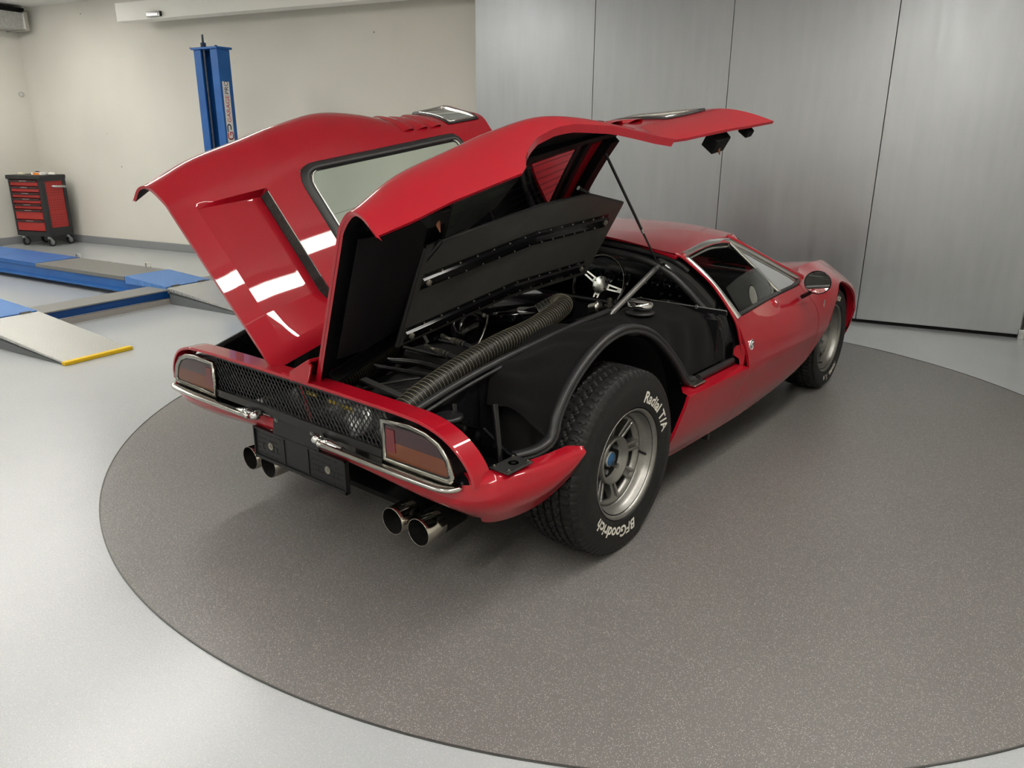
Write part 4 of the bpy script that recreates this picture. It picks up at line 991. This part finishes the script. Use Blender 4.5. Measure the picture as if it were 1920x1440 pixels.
# ---------------------------------------------------------------- WHEELS
BLUE_CAP = mat('cap_blue', (0.015, .09, .22), .2, coat=.5)
def wheel(side, y, xo, hw, R, rim_r, deep, labeltxt, front):
    # xo: outer sidewall bulge x ; hw: half tyre width
    xc = xo - hw; S = side; ax = V((S, 0, 0)); c = V((S * xc, y, R))
    mb = MB(); NSEG = 480
    gr = [-.62, -.31, 0, .31, .62] if not front else [-.5, 0, .5]
    tw = hw * .80
    prof = [(-hw + .012, .196), (-hw + .004, .215), (-hw, .25), (-hw + .004, .285), (-tw - .012, R - .022), (-tw - .003, R - .009)]
    x = -tw; cuts = sorted([g * tw for g in gr]); tread_pts = []
    cur = -tw
    for g in cuts:
        tread_pts += [(cur + .0, 1), (g - .0055, 1), (g - .0045, -1), (g + .0045, -1)]; cur = g + .0055
    tread_pts += [(cur, 1), (tw, 1)]
    crown = lambda x: R - .0065 * (x / tw) ** 2
    tp = []
    for (px, kind) in tread_pts:
        tp.append((px, crown(px) - (.009 if kind < 0 else 0), kind))
    # subdivide blocks
    full_ = []
    for a, b in zip(tp, tp[1:]):
        full_.append(a)
        if a[2] > 0 and b[2] > 0 and b[0] - a[0] > .02:
            for k in (1, 2, 3): xx = lerp(a[0], b[0], k / 4); full_.append((xx, crown(xx), 1))
    full_.append(tp[-1])
    prof2 = [(a, b, 0) for a, b in prof] + full_ + [(tw + .003, R - .009, 2), (tw + .012, R - .022, 2), (tw + .016, R - .030, 0), (tw + .0165, R - .034, 0), (hw - .003, .292, 0), (hw - .001, .288, 0), (hw, .262, 0), (hw - .001, .24, 0), (hw - .003, .222, 0), (hw - .006, .2135, 0), (hw - .02, .205, 0), (hw - .02, .19, 0)]
    vs = []; L = len(prof2)
    for k in range(NSEG):
        g = 2 * PI * k / NSEG
        for i, (h, r, kd) in enumerate(prof2):
            rr_ = r
            ph = (k + int(5 * math.sin(h * 60))) % 7
            if kd == 1 and ph < 2: rr_ -= .0048
            if kd == 2 and k % 7 < 2: rr_ -= .004
            vs.append(c + ax * h + V((0, math.cos(g), math.sin(g))) * rr_)
    fs = [(k * L + i, k * L + i + 1, ((k + 1) % NSEG) * L + i + 1, ((k + 1) % NSEG) * L + i) for k in range(NSEG) for i in range(L - 1)]
    mb.add(vs, fs, 0, False)
    w_ = mb.build('wheel', tyre_m, car, label=labeltxt, recalc=True)
    for p in w_.data.polygons: p.use_smooth = True
    es = w_.modifiers.new('es', 'EDGE_SPLIT'); es.split_angle = math.radians(28)
    # rim
    d = deep; xf = hw - .008
    pr = [(xf - .012, .196), (xf - .004, .205), (xf, .209), (xf + .001, .205), (xf - .004, .199), (xf - .014, .194), (xf - .03, .190), (xf - .042, .183), (xf - .050, .175), (xf - .056, .170), (xf - d, .167), (xf - d - .09, .165)]
    rim = MB().lathe(pr, c, ax, 0, 96).build('rim', rimm, w_)
    hubx = xf - d + .005
    mb = MB(); mb.lathe([(xf - .075, .167), (xf - .054, .170), (xf - .054, .160), (xf - .075, .154)], c, ax, 0, 72); mb.build('spoke_ring', rimm, w_)
    hb_ = MB().lathe([(hubx - .05, .090), (hubx + .022, .090), (hubx + .025, .087), (hubx + .024, .080), (hubx - .015, .074), (hubx - .02, .0001)], c, ax, 0, 64).build('hub_ring', rimm, w_)
    MB().lathe([(hubx - .010, .0738), (hubx - .012, .0001)], c, ax, 0, 48).build('hub_face', matt_black, w_)
    for k in range(8):
        a = 2 * PI * k / 8 + .12; u = V((0, math.cos(a), math.sin(a))); v = V((0, -math.sin(a), math.cos(a)))
        sp_ = MB()
        def q(r, t, h): return c + ax * h + u * r + v * t
        for t in (-.011, .011):
            sp_.hull8([q(.086, t - .006, hubx + .004), q(.086, t + .006, hubx + .004), q(.086, t + .006, hubx - .03), q(.086, t - .006, hubx - .03)], [q(.160, t * 1.35 - .006, xf - .053), q(.160, t * 1.35 + .006, xf - .053), q(.165, t * 1.35 + .007, xf - .080), q(.165, t * 1.35 - .007, xf - .080)])
        sp_.hull8([q(.086, -.014, hubx - .006), q(.086, .014, hubx - .006), q(.086, .014, hubx - .03), q(.086, -.014, hubx - .03)], [q(.160, -.018, xf - .064), q(.160, .018, xf - .064), q(.165, .018, xf - .080), q(.165, -.018, xf - .080)])
        sp_.build('spoke', rimm, w_, recalc=True, bevel=.002)
    for k in range(4):
        a = PI / 4 + k * PI / 2; u = V((0, math.cos(a), math.sin(a)))
        n_ = MB().cyl(c + ax * (hubx - .012) + u * .052, c + ax * (hubx + .008) + u * .052, .010, 0, 6); n_.cyl(c + ax * (hubx + .008) + u * .052, c + ax * (hubx + .011) + u * .052, .009, 0, 14); n_.build('wheel_nut', galv, w_)
    MB().lathe([(hubx - .012, .026), (hubx + .002, .026), (hubx + .006, .022), (hubx + .007, .0001)], c, ax, 0, 32).build('centre_cap', BLUE_CAP, w_)
    MB().lathe([(hubx - .012, .029), (hubx + .003, .029), (hubx + .004, .026)], c, ax, 0, 32).build('cap_ring', galv, w_)
    a = math.radians(-5 if not front else -120); u = V((0, math.cos(a), math.sin(a)))
    b = c + u * .168 + ax * (xf - d * .7); MB().tube([b, b + ax * .022 - u * .008, b + ax * .04 - u * .014], .0055, 10).build('valve', rubber, w_)
    # brake disc
    MB().lathe([(hubx - .10, .0001), (hubx - .10, .135), (hubx - .09, .135), (hubx - .09, .0001)], c, ax, 0, 48).build('brake_disc', mat('disc_iron', (.03, .03, .03), .5, .6), w_)
    # raised white lettering
    def side_x(r):
        q_ = sorted([(b_, a_) for a_, b_, _ in prof2 if a_ > tw + .01]); 
        for (r0, x0), (r1, x1) in zip(q_, q_[1:]):
            if r0 <= r <= r1 and r1 > r0: return lerp(x0, x1, (r - r0) / (r1 - r0))
        return hw
    def ring_text(txt, a_start, rm, size):
        vs, fs = text_mesh(txt, size, bold=.0015, spacing=1.03, shear=.12)
        mb = MB(); P = []
        for p in vs:
            r = rm + p.y - size * .33; a = math.radians(a_start) - p.x / rm
            P.append(c + V((0, math.cos(a) * 1.0, math.sin(a))) * r * V((0, 1, 1)).length / math.sqrt(2) + ax * (side_x(r) + .0012))
        if S < 0:   # read the right way round from outside
            P = []
            for p in vs:
                r = rm + p.y - size * .33; a = math.radians(180 - a_start) + p.x / rm
                P.append(c + V((0, math.cos(a), math.sin(a))) * r + ax * (side_x(r) + .0012))
        mb.add(P, fs); mb.build('tyre_lettering', letter, w_)
    sz = .058 if not front else .052
    if front: ring_text('BFGoodrich', 128, .250, sz); ring_text('Radial T/A', -48, .250, sz)
    else: ring_text('Radial T/A', 73, .252, sz); ring_text('BFGoodrich', -77, .252, sz)
    return w_
wheel(1, 0, .900, .132, .351, .209, .082, 'wide right rear wheel with white tyre lettering', False)
wheel(-1, 0, .900, .132, .351, .209, .082, None, False)
wheel(1, 2.5, .818, .112, .315, .209, .06, 'right front wheel, narrower', True)
wheel(-1, 2.5, .818, .112, .315, .209, .06, None, True)
for yy in (0, 2.5): MB().cyl((-.6, yy, .33), (.6, yy, .33), .03, 0, 12).build('axle', matt_black, car)

# ---------------------------------------------------------------- ENGINE BAY
def sm(t): t = max(0, min(1, t)); return t * t * (3 - 2 * t)
# arch seal curve (right side)
ARC = [V((.80, -.545, .533)), V((.815, -.47, .530)), V((.815, -.40, .535)), V((.815, -.365, .56)), V((.81, -.335, .62)), V((.81, -.27, .70)), V((.81, -.18, .765)), V((.81, -.07, .812)), V((.81, .05, .828)), V((.81, .17, .808)), V((.815, .27, .765)), V((.82, .36, .70)), V((.83, .44, .625)), V((.84, .485, .565)), V((.845, .52, .532)), V((.85, .565, .528))]
INN = [V((.60, -.47, .50)), V((.60, -.455, .53)), V((.595, -.44, .60)), V((.59, -.425, .68)), V((.585, -.40, .745)), V((.58, -.33, .76)), V((.575, -.22, .767)), V((.57, -.10, .775)), V((.56, .05, .783)), V((.55, .17, .788)), V((.545, .25, .79)), V((.54, .33, .79)), V((.54, .40, .79)), V((.53, .46, .785)), V((.52, .52, .785)), V((.52, .56, .783))]
for sgn in (1, -1):
    m_ = lambda p: V((sgn * p.x, p.y, p.z))
    A = spline(ARC, 5); I = spline(INN, 5)
    MB().tube([m_(p) for p in A], .017, 10, prof=[(-.8, -1), (.3, -1), (1, -.6), (1, -.25), (.45, 0), (1.05, .25), (1, .7), (.6, 1), (-.8, 1)], up=(sgn, 0, 0)).build('arch_seal', rubber, car)
    # carpet over the rear half of the wheel housing
    def drape(i0, i1, name, sag, seed):
        G = []; rnd = random.Random(seed); N_ = 16
        for i in range(i0, i1 + 1):
            a, b = I[i], A[i]; row = []
            for k in range(N_ + 1):
                t = k / N_; p = lerp(a, b, t); bul = sag * math.sin(PI * t) + .012 * math.sin(i * .35 + t * 5 + seed) * math.sin(PI * t) + .007 * math.sin(i * .9 - t * 9) * math.sin(PI * t)
                d = V((.35 * (t), -.35 if i < 28 else .1, 1)).normalized(); p = p + d * bul; row.append(m_(p))
            G.append(row)
        MB().shell(G, .008, flip=sgn < 0, mo=0, mi=0, mr=0).build(name, carpet, car)
    drape(12, 46, 'rear_carpet', .035, 1)
    # black wheelhouse lining under it
    Gw = []
    for k in range(25):
        a = PI * k / 24; y = .04 - .435 * math.cos(a); z = .36 + .44 * math.sin(a)
        Gw.append([V((sgn * x, y, z)) for x in (.50, .60, .70, .795)])
    MB().grid(Gw).build('wheel_housing', matt_black, car)
    mbx = MB(); mbx.add([V((sgn * .50, .04, .25))] + [r[0] for r in Gw], [(0, k, k + 1) for k in range(1, 25)]); mbx.build('wheel_housing', matt_black, car)
    # tank side carpet in front of the arch
    G = []
    for i in range(0, 25):
        t = i / 24; y = lerp(.20, .93, t)
        # outer edge follows the arch seal then the sill
        if y < .52:
            zz = next((lerp(a.z, b.z, (y - a.y) / max(1e-6, b.y - a.y)) for a, b in zip(A[30:], A[31:]) if a.y <= y <= b.y), .54)
        else: zz = .525
        zt_ = .792 - .03 * sm((y - .4) / .5); row = []
        for k in range(17):
            u = k / 16
            if u < .55: x = lerp(.50, .735 - .02 * sm((y - .6) / .3), u / .55); z = zt_ - .022 * (u / .55) ** 3 + .006 * math.sin(y * 24 + u * 4) * sm(u * 3)
            else:
                v = (u - .55) / .45; x = lerp(.735 - .02 * sm((y - .6) / .3), .812, math.sin(v * PI / 2)); z = lerp(zt_ - .022, zz, 1 - math.cos(v * PI / 2) if True else v)
                x += .022 * math.sin(y * 34 + 2.5 * v) * v * (1 - v) * 2
            row.append(V((sgn * x, y, z)))
        G.append(row)
    MB().shell(G, .006, flip=sgn < 0, mo=0, mi=0, mr=0).build('tank_carpet', carpet, car)
    # bay edge rail with double rubber lip, from the tail to the cabin corner
    rail_ = spline([V((.557, -.722, .684)), V((.572, -.55, .728)), V((.585, -.37, .762)), V((.578, -.1, .785)), V((.56, .18, .800)), V((.545, .38, .803))], 6)
    MB().tube([m_(p) for p in rail_], .012, 10).build('edge_rail', rubber, car)
    MB().tube([m_(p + V((.022, 0, -.012))) for p in rail_[:16]], .006, 8).build('edge_rail', rubber, car)
    MB().tube([m_(p) for p in spline([V((.545, .38, .80)), V((.50, .50, .782)), V((.40, .66, .76)), V((.30, .84, .74))], 5)], .009, 8).build('edge_rail', rubber, car)
    # inner side panel below the rail, quarter cavity behind the wheel
    G = [[m_(p + V((.0, 0, -.01))), m_(V((p.x - .01, p.y, .43)))] for p in rail_[:22]]
    MB().grid(G).build('bay_side_panel', gloss_black, car)
    MB().add([m_(V(p)) for p in [(.58, -.46, .74), (.60, -.47, .50), (.86, -.44, .50), (.86, -.44, .43), (.57, -.46, .43)]], [(0, 1, 2, 3, 4)]).build('quarter_bulkhead', gloss_black, car)
    MB().add([m_(V(p)) for p in [(.56, -.76, .46), (.83, -.73, .46), (.88, -.45, .46), (.57, -.45, .46)]], [(0, 1, 2, 3)]).build('quarter_floor', gloss_black, car)
    for (ya, xa) in ((-.60, .60), (-.52, .70)):
        MB().tube([m_(V((xa, ya, .68))), m_(V((xa + .06, ya - .04, .47)))], .012, 6).build('bay_rib', gloss_black, car)
    MB().tube([m_(V((.83, -.50, .50))), m_(V((.72, -.48, .505))), m_(V((.61, -.47, .56)))], .006, 6).build('carpet_hem', black, car)
    # filler cap only on the right, mirrored box on the left
if True:
    fc = MB().lathe([(0, .0001), (0, .058), (.004, .060), (.008, .056), (.010, .042), (.012, .0001)], (.640, .47, .792), (0, 0, 1), 0, 32).build('filler_base', rubber, car)
    MB().lathe([(.0, .028), (.022, .030), (.022, .050), (.028, .053), (.040, .053), (.048, .046), (.050, .0001)], (.635, .475, .795), (.05, 0, 1), 0, 36).build('fuel_filler_cap', chrome, fc)
    MB().box((.60, .47, .838), (.03, .02, .008)).build('cap_lever', chrome, fc, bevel=.002)
# bay floor, firewall, tail inner wall
MB().box((0, .14, .22), (1.0, 1.40, .02)).build('bay_floor', matt_black, car)
MB().box((0, .86, .44), (1.62, .02, .56)).build('firewall', black, car)
MB().tube([V((x, .85, .725)) for x in (-.75, -.4, 0, .4, .75)], .014, 8).build('firewall_rail', black, car)
t_ = MB(); t_.box((.62, .868, .752), (.44, .012, .018)); sr = t_.build('sill_runner', black, car)
MB().tube([V((.40, .862, .764)), V((.84, .862, .764))], .003, 6).build('runner_wire', galv, sr)
for x in (.42, .56, .70): MB().box((x, .86, .764), (.010, .006, .016)).build('runner_clip', galv, sr)
def corr(name, pts, r, wire_n, m=hosem):
    sp = spline(pts, 14); 
    # arc-length resample
    D = [0]; 
    for a, b in zip(sp, sp[1:]): D.append(D[-1] + (b - a).length)
    L = D[-1]; N = int(L / .0035); out = []; j = 0
    for k in range(N + 1):
        s_ = L * k / N
        while j < len(D) - 2 and D[j + 1] < s_: j += 1
        out.append(lerp(sp[j], sp[j + 1], (s_ - D[j]) / max(1e-9, D[j + 1] - D[j])))
    h = MB().tube(out, lambda i: r * (1 - .045 * abs(math.sin(i * PI / 4))), 20).build(name, m, car)
    # spiral wire
    w_ = MB(); pts_ = []
    T = [(out[min(i + 1, N)] - out[max(i - 1, 0)]).normalized() for i in range(N + 1)]
    u = V((0, 0, 1)); step = 12
    for i in range(N):
        a = (u - T[i] * u.dot(T[i])).normalized(); b = T[i].cross(a); u = a
        for k in range(3):
            f = i + k / 3; g = 2 * PI * f / 4; p = lerp(out[i], out[i + 1], k / 3)
            pts_.append(p + (a * math.cos(g) + b * math.sin(g)) * (r + .0001))
    # four samples per turn are too few: rebuild finely
    pts_ = []; turns = int(L / .0165); n = 18; u = V((0, 0, 1)); fr = []
    for i in range(N + 1):
        a = (u - T[i] * u.dot(T[i])).normalized(); u = a; fr.append((a, T[i].cross(a)))
    for q_ in range(turns * n):
        f = q_ / (turns * n) * N; i = min(int(f), N - 1); p = lerp(out[i], out[i + 1], f - i); g = 2 * PI * q_ / n; a, b = fr[i]
        pts_.append(p + (a * math.cos(g) + b * math.sin(g)) * (r + .0003))
    w_.tube(pts_, .0009, 4); w_.build('wire_spiral', wirem, h); return h
corr('intake_hose', [(.275, .27, .775), (.33, .315, .815), (.395, .27, .825), (.42, .17, .808), (.445, .0, .785), (.455, -.22, .765), (.462, -.43, .728), (.468, -.60, .688), (.47, -.735, .640)], .039, 0)
corr('intake_hose', [(-.275, .27, .775), (-.36, .24, .76), (-.41, .16, .68), (-.37, .04, .615), (-.26, -.12, .595), (-.16, -.32, .59), (-.09, -.50, .585), (-.10, -.66, .58)], .045, 0)
# air cleaner
ac = MB().lathe([(0, .0001), (0, .27), (.055, .275), (.062, .265), (.075, .20), (.085, .12), (.088, .0001)], (-.02, .48, .700), (0, 0, 1), 0, 56).build('air_cleaner', gloss_black, car)
MB().cyl((-.02, .48, .785), (-.02, .48, .80), .010, 0, 6).build('wing_nut', zinc, ac)
for sgn in (1, -1): MB().tube([V((sgn * .12, .33, .735)), V((sgn * .22, .28, .755)), V((sgn * .285, .27, .775))], .036, 16).build('snorkel', gloss_black, ac)
# engine block, rocker covers, transaxle
eb = MB().box((0, .30, .46), (.42, .75, .30)).build('engine_block', matt_black, car, bevel=.03)
for sgn in (1, -1):
    MB().box((sgn * .23, .34, .60), (.14, .58, .09), (V((.8, 0, -.6 * sgn)), V((0, 1, 0)), V((.6 * sgn, 0, .8)))).build('rocker_cover', gloss_black, eb, bevel=.02)
    for k in range(4): MB().tube([V((sgn * .27, .12 + k * .15, .54)), V((sgn * .36, .10 + k * .15, .50)), V((sgn * .40, .02 + k * .1, .42))], .022, 10).build('exhaust_header', mat('header_iron', (.05, .045, .04), .5, .6), eb)
MB().box((0, -.30, .42), (.30, .50, .26)).build('transaxle', matt_black, car, bevel=.04)
al = MB().lathe([(0, .0001), (0, .045), (.012, .062), (.08, .064), (.095, .05), (.105, .02), (.105, .0001)], (.03, .10, .700), (.55, -.75, .25), 0, 28)
ao = al.build('alternator', gloss_black, car)
MB().lathe([(.03, .0655), (.035, .067), (.06, .067), (.065, .0655)], (.03, .10, .700), (.55, -.75, .25), 0, 28).build('alternator_band', mat('band_metal', (.18, .18, .17), .3, .9), ao)
MB().tube([V((.11, .13, .765)), V((.15, .08, .75)), V((.17, .03, .71)), V((.17, -.01, .66))], .004, 6).build('alternator_bracket', steel, ao)
MB().cyl((.10, .12, .765), (.115, .10, .772), .010, 0, 8).build('bracket_bolt', zinc, ao)
cp = MB().box((.12, .26, .735), (.09, .05, .03)).build('coil_cover', gloss_black, car, bevel=.01)
# hydraulic hoses with metal ferrules
for (a, b, c_) in (((-.005, -.03, .690), (.10, -.02, .672), (.30, .0, .625)), ((.0, -.13, .668), (.10, -.115, .648), (.30, -.08, .60))):
    a, b, c_ = V(a), V(b), V(c_); fh = MB().tube([b, lerp(b, c_, .5) + V((0, 0, .004)), c_], .0115, 12).build('brake_hose', rubber, car)
    MB().tube([a, b], .0065, 8).build('pipe', zinc, fh)
    fe = MB(); fe.cyl(lerp(a, b, .0), lerp(a, b, .22), .011, 0, 6); fe.cyl(lerp(a, b, .5), lerp(a, b, 1.0), .0105, 0, 12)
    for k in range(4): p = lerp(a, b, .68 + k * .13); fe.cyl(p, p + (b - a).normalized() * .006, .0145, 0, 14)
    fe.build('ferrule', zinc, fh)
# frame tubes and links low in the bay
for pts, r in (([(-.25, -.33, .60), (.30, -.20, .59)], .010), ([(-.18, -.08, .62), (.28, -.02, .60)], .008), ([(-.2, -.20, .585), (.0, -.16, .60), (.28, -.13, .58)], .013), ([(-.02, -.46, .56), (.08, -.37, .59), (.14, -.30, .60)], .006), ([(-.4, -.5, .50), (-.1, -.45, .52), (.1, -.3, .55)], .014), ([(-.3, .1, .62), (.2, .14, .61)], .009)):
    MB().tube(spline([V(p) for p in pts], 5), r, 8).build('frame_link', mat('link_black', (.02, .02, .02), .25, .3), car)
MB().box((.14, -.42, .565), (.34, .035, .008), (V((.97, .12, -.18)).normalized(), V((-.12, .99, 0)).normalized(), V((.18, 0, .97)))).build('cross_strap', mat('strap_grey', (.10, .10, .10), .35, .7), car)
ep = MB().cyl((-.05, -.455, .56), (-.02, -.47, .565), .014, 0, 6).build('pipe_union', zinc, car)
MB().tube([V((-.05, -.66, .655)), V((.05, -.66, .665)), V((.10, -.64, .65))], .012, 10).build('chrome_pipe', chrome, car)
# brake reservoir, canister and bottle
MB().lathe([(0, .0001), (0, .040), (.075, .042), (.078, .046), (.088, .046), (.092, .035), (.092, .0001)], (.63, -.655, .575), (0, 0, 1), 0, 24).build('fuel_pump', black, car)
fp = MB().cyl((.63, -.60, .60), (.70, -.60, .60), .018, 0, 12).build('pump_outlet', black, car)
for (x, z) in ((.70, .64), (.69, .59)): MB().cyl((x - .03, -.66, z), (x, -.66, z), .013, 0, 8).build('pump_fitting', rubber, fp)
MB().lathe([(0, .0001), (0, .022), (.04, .022), (.042, .026), (.05, .026), (.05, .0001)], (.315, .60, .745), (.9, -.1, .3), 0, 20).build('pipe_end_cap', steel, car)
bv = MB().cyl((.40, .62, .74), (.40, .62, .80), .012, 0, 8); bv.cyl((.40, .62, .765), (.40, .62, .775), .024, 0, 10); bv.build('brass_valve', zinc, car)

# ---------------------------------------------------------------- CABIN
MB().box((0, 1.75, .18), (1.5, 1.9, .02)).build('cabin_floor', matt_black, car)
for sgn in (1, -1):
    MB().grid([[V((sgn * (sideX(y, z) - .045), y, z)) for z in (.2, .4, .6, .712)] for y in frange(.95, 2.15, 8)]).build('door_card', black, car)
    # seats
    st_ = MB().box((sgn * .36, 1.28, .30), (.46, .50, .14)); se = st_.build('seat', black, car, bevel=.04)
    MB().box((sgn * .36, 1.02, .47), (.46, .10, .42), (V((1, 0, 0)), V((0, .93, .36)), V((0, -.36, .93)))).build('seat_back', black, se, bevel=.035)
# dashboard with binnacle
G = []
for y, z in ((2.20, .715), (2.02, .735), (1.90, .735), (1.86, .715), (1.85, .68), (1.87, .55), (1.95, .42)):
    G.append([V((.72 * k / 10, y + .06 * (abs(k) / 10) ** 2, z - .012 * (abs(k) / 10) ** 2)) for k in range(-10, 11)])
ds_ = MB().shell(G, .01, flip=True, mo=0, mi=0).build('dashboard', black, car)
dial_rim = mat('dial_rim', (.05, .05, .05), .2, .5); dial_face = mat('dial_face', (.006, .012, .014), .15); dial_print = mat('dial_print', (.22, .25, .25), .5)
for (x, r) in ((-.47, .045), (-.26, .045), (-.365, .036), (-.12, .026), (-.04, .026), (.04, .026), (.12, .026), (.20, .026)):
    z = .645 if abs(x) > .22 else .65; y = 1.845
    d = MB().lathe([(0, .0001), (0, r), (.006, r + .003), (.008, r), (.008, r + .004), (-.01, r + .005)], (x, y, z), (0, -1, .05), 0, 24).build('gauge', dial_face, ds_)
    MB().tube([V((x + math.cos(a) * r, y - .008, z + math.sin(a) * r)) for a in [2 * PI * k / 24 for k in range(24)]], .002, 6, closed=True, up=(0, 1, 0)).build('gauge_rim', dial_rim, d)
    tk = MB()
    for k in range(14):
        a = math.radians(-45 + 270 * k / 13); u = V((math.cos(a), 0, math.sin(a))); tk.tube([V((x, y - .001, z)) + u * r * .72, V((x, y - .001, z)) + u * r * .9], .0009, 4, cap=False)
    tk.tube([V((x, y - .002, z)), V((x + r * .1, y - .002, z + r * .6))], .001, 4); tk.build('gauge_marks', dial_print, d)
for x in (.0, .06, .12, .30, .36): MB().cyl((x, 1.862, .585), (x, 1.842, .585), .007, 0, 10).build('dash_knob', galv, ds_)
# steering wheel
hub = V((-.35, 1.70, .622)); axs = V((0, -.93, .36)).normalized(); ux = V((1, 0, 0)); uy = axs.cross(ux); uy = uy if uy.z > 0 else -uy
sw = MB().tube([hub + (ux * math.cos(a) + uy * math.sin(a)) * .178 for a in [2 * PI * k / 48 for k in range(48)]], .0115, 10, closed=True, up=axs).build('steering_wheel', mat('wheel_rim_dark', (.02, .013, .009), .2, coat=.6), car)
MB().tube([hub + axs * .0125 + (ux * math.cos(a) + uy * math.sin(a)) * .178 for a in [math.radians(20 + 110 * k / 24) for k in range(25)]], .0016, 6, up=axs).build('rim_trim', chrome, sw)
hc = MB().lathe([(-.03, .02), (.0, .03), (.0, .052), (.006, .055), (.014, .055), (.018, .048), (.019, .0001)], hub - axs * .03, axs, 0, 36).build('horn_boss', steel, sw)
for k in range(6):
    a = PI / 6 + k * PI / 3; p = hub - axs * .012 + (ux * math.cos(a) + uy * math.sin(a)) * .043; MB().cyl(p, p + axs * .003, .0045, 0, 10).build('boss_screw', matt_black, hc)
for a in (math.radians(-8), math.radians(152), math.radians(-98)):
    u = ux * math.cos(a) + uy * math.sin(a); v = axs.cross(u); b = hub - axs * .018
    sk = MB()
    for s_ in (-1, 1): sk.hull8([b + u * .05 + v * (s_ * .014 - .005), b + u * .05 + v * (s_ * .014 + .005), b + u * .05 + v * (s_ * .014 + .005) - axs * .003, b + u * .05 + v * (s_ * .014 - .005) - axs * .003], [b + axs * .016 + u * .165 + v * (s_ * .009 - .0045), b + axs * .016 + u * .165 + v * (s_ * .009 + .0045), b + axs * .013 + u * .165 + v * (s_ * .009 + .0045), b + axs * .013 + u * .165 + v * (s_ * .009 - .0045)])
    sk.box(b + axs * .013 + u * .150 , (.028, .027, .003), (u, v, axs)); sk.box(b + u * .056, (.02, .036, .003), (u, v, axs))
    sk.build('steering_spoke', steel, sw, recalc=True)
MB().cyl(hub - axs * .03, hub - axs * .25, .02, 0, 12).build('steering_column', black, sw)
# door mirrors
for sgn, dr in zip((1, -1), doors):
    c = V((sgn * .925, 1.775, .772)); ax = V((-sgn * .04, -1, .05)).normalized()
    mm = MB(); mm.lathe([(-.035, .0001), (-.033, .035), (-.018, .052), (.0, .060), (.006, .0605), (.008, .057), (.004, .0545)], c, ax, 0, 40)
    # widen the round head into an oval
    uxx = V((0, 0, 1)).cross(ax).normalized()
    mm.v = [tuple(c + (V(p) - c) + uxx * ((V(p) - c).dot(uxx) * .15)) for p in mm.v]
    mo_ = mm.build('door_mirror', gloss_black, car)
    g = MB().lathe([(.0045, .0001), (.0045, .0548)], c, ax, 0, 40); g.v = [tuple(c + (V(p) - c) + uxx * ((V(p) - c).dot(uxx) * .15)) for p in g.v]
    g.build('mirror_glass', mat('mirror_silver', (.85, .86, .86), .01, 1.0), mo_)
    MB().tube([V((sgn * (sideX(1.84, .66)), 1.84, .675)), V((sgn * .875, 1.83, .705)), c - ax * .02 + V((sgn * -.03, 0, -.03))], .011, 10).build('mirror_stalk', black, mo_)
    # door handle, badge
    h_ = MB().lathe([(-.006, .031), (0, .030), (.005, .026), (.009, .017), (.010, .0001)], (sgn * (sideX(1.50, .69) - .002), 1.50, .690), (sgn, 0, .45), 0, 30)
    c2 = V((sgn * sideX(1.50, .69), 1.50, .69)); h_.v = [tuple(V(p) + V((0, (p[1] - c2.y) * .7, 0))) for p in h_.v]
    h_.build('door_handle', red, dr)
    xb = sideX(1.08, .60)
    bd = MB().lathe([(-.008, .0285), (0, .0285), (.003, .0285), (.0045, .0245)], (sgn * (xb + .004), 1.045, .583), (sgn, 0, .08), 0, 36).build('round_badge', chrome, dr)
    MB().lathe([(.0025, .0001), (.0025, .024)], (sgn * (xb + .004), 1.045, .583), (sgn, 0, .08), 0, 36).build('badge_face', mat('badge_grey', (.25, .25, .26), .35, .5), bd)
    B0 = V((sgn * (xb + .008), 1.045, .583)); fy_ = V((0, sgn, 0))
    sw_ = [B0 + fy_ * a + UZ * b for a, b in ((.013, .012), (.004, .017), (-.008, .013), (-.010, .004), (.0, -.001), (.009, -.007), (.006, -.015), (-.006, -.017), (-.014, -.010))]
    MB().tube(spline(sw_, 4), .0028, 6).build('badge_swirl', mat('badge_white', (.7, .7, .7), .4), bd)
    # small silver emblem on the fender
    E0 = V((sgn * (sideX(2.09, .60) + .002), 2.09, .60))
    e1 = MB().tube([E0 + UZ * .022 - fy_ * .012, E0 + UZ * .024 + fy_ * .012], .0028, 6); e1.tube([E0 + UZ * .022, E0 + UZ * .0, E0 - UZ * .022 + fy_ * .002], .0036, 6); e1.tube([E0 + UZ * .008 - fy_ * .007, E0 - UZ * .008 - fy_ * .006], .002, 6)
    e1.build('fender_emblem', steel, fend[0 if sgn > 0 else 1])
    # red sill trim and lower body tuck is part of the door skin
    MB().cyl((sgn * sideX(3.07, .60), 3.07, .60), (sgn * (sideX(3.07, .60) + .01), 3.07, .60), .012, 0, 16).build('side_marker', galv, fend[0 if sgn > 0 else 1])
# underbody
MB().box((0, 1.45, .215), (1.24, 3.0, .03)).build('underbody', matt_black, car)
for sgn in (1, -1):
    Gw = []
    for k in range(21):
        a = PI * k / 20; Gw.append([V((sgn * x, 2.5 - .36 * math.cos(a), .31 + .37 * math.sin(a))) for x in (.45, .6, .8)])
    MB().grid(Gw).build('front_wheel_housing', matt_black, car)
    MB().add([V((sgn * .45, 2.5, .2))] + [r[0] for r in Gw], [(0, k, k + 1) for k in range(1, 21)]).build('front_wheel_housing', matt_black, car)

car.location.z = .0035

for nm_, (n_, z_) in (('wall_socket', (4.47, 2.0)),):
    o_ = MB().cyl(rw(WL, n_, z_), rw(WL + .010, n_, z_), .035, 0, 28).build(nm_, ceilm); tag(o_, 'small round off-white cover on the left wall above the tool trolley', 'wall cover')
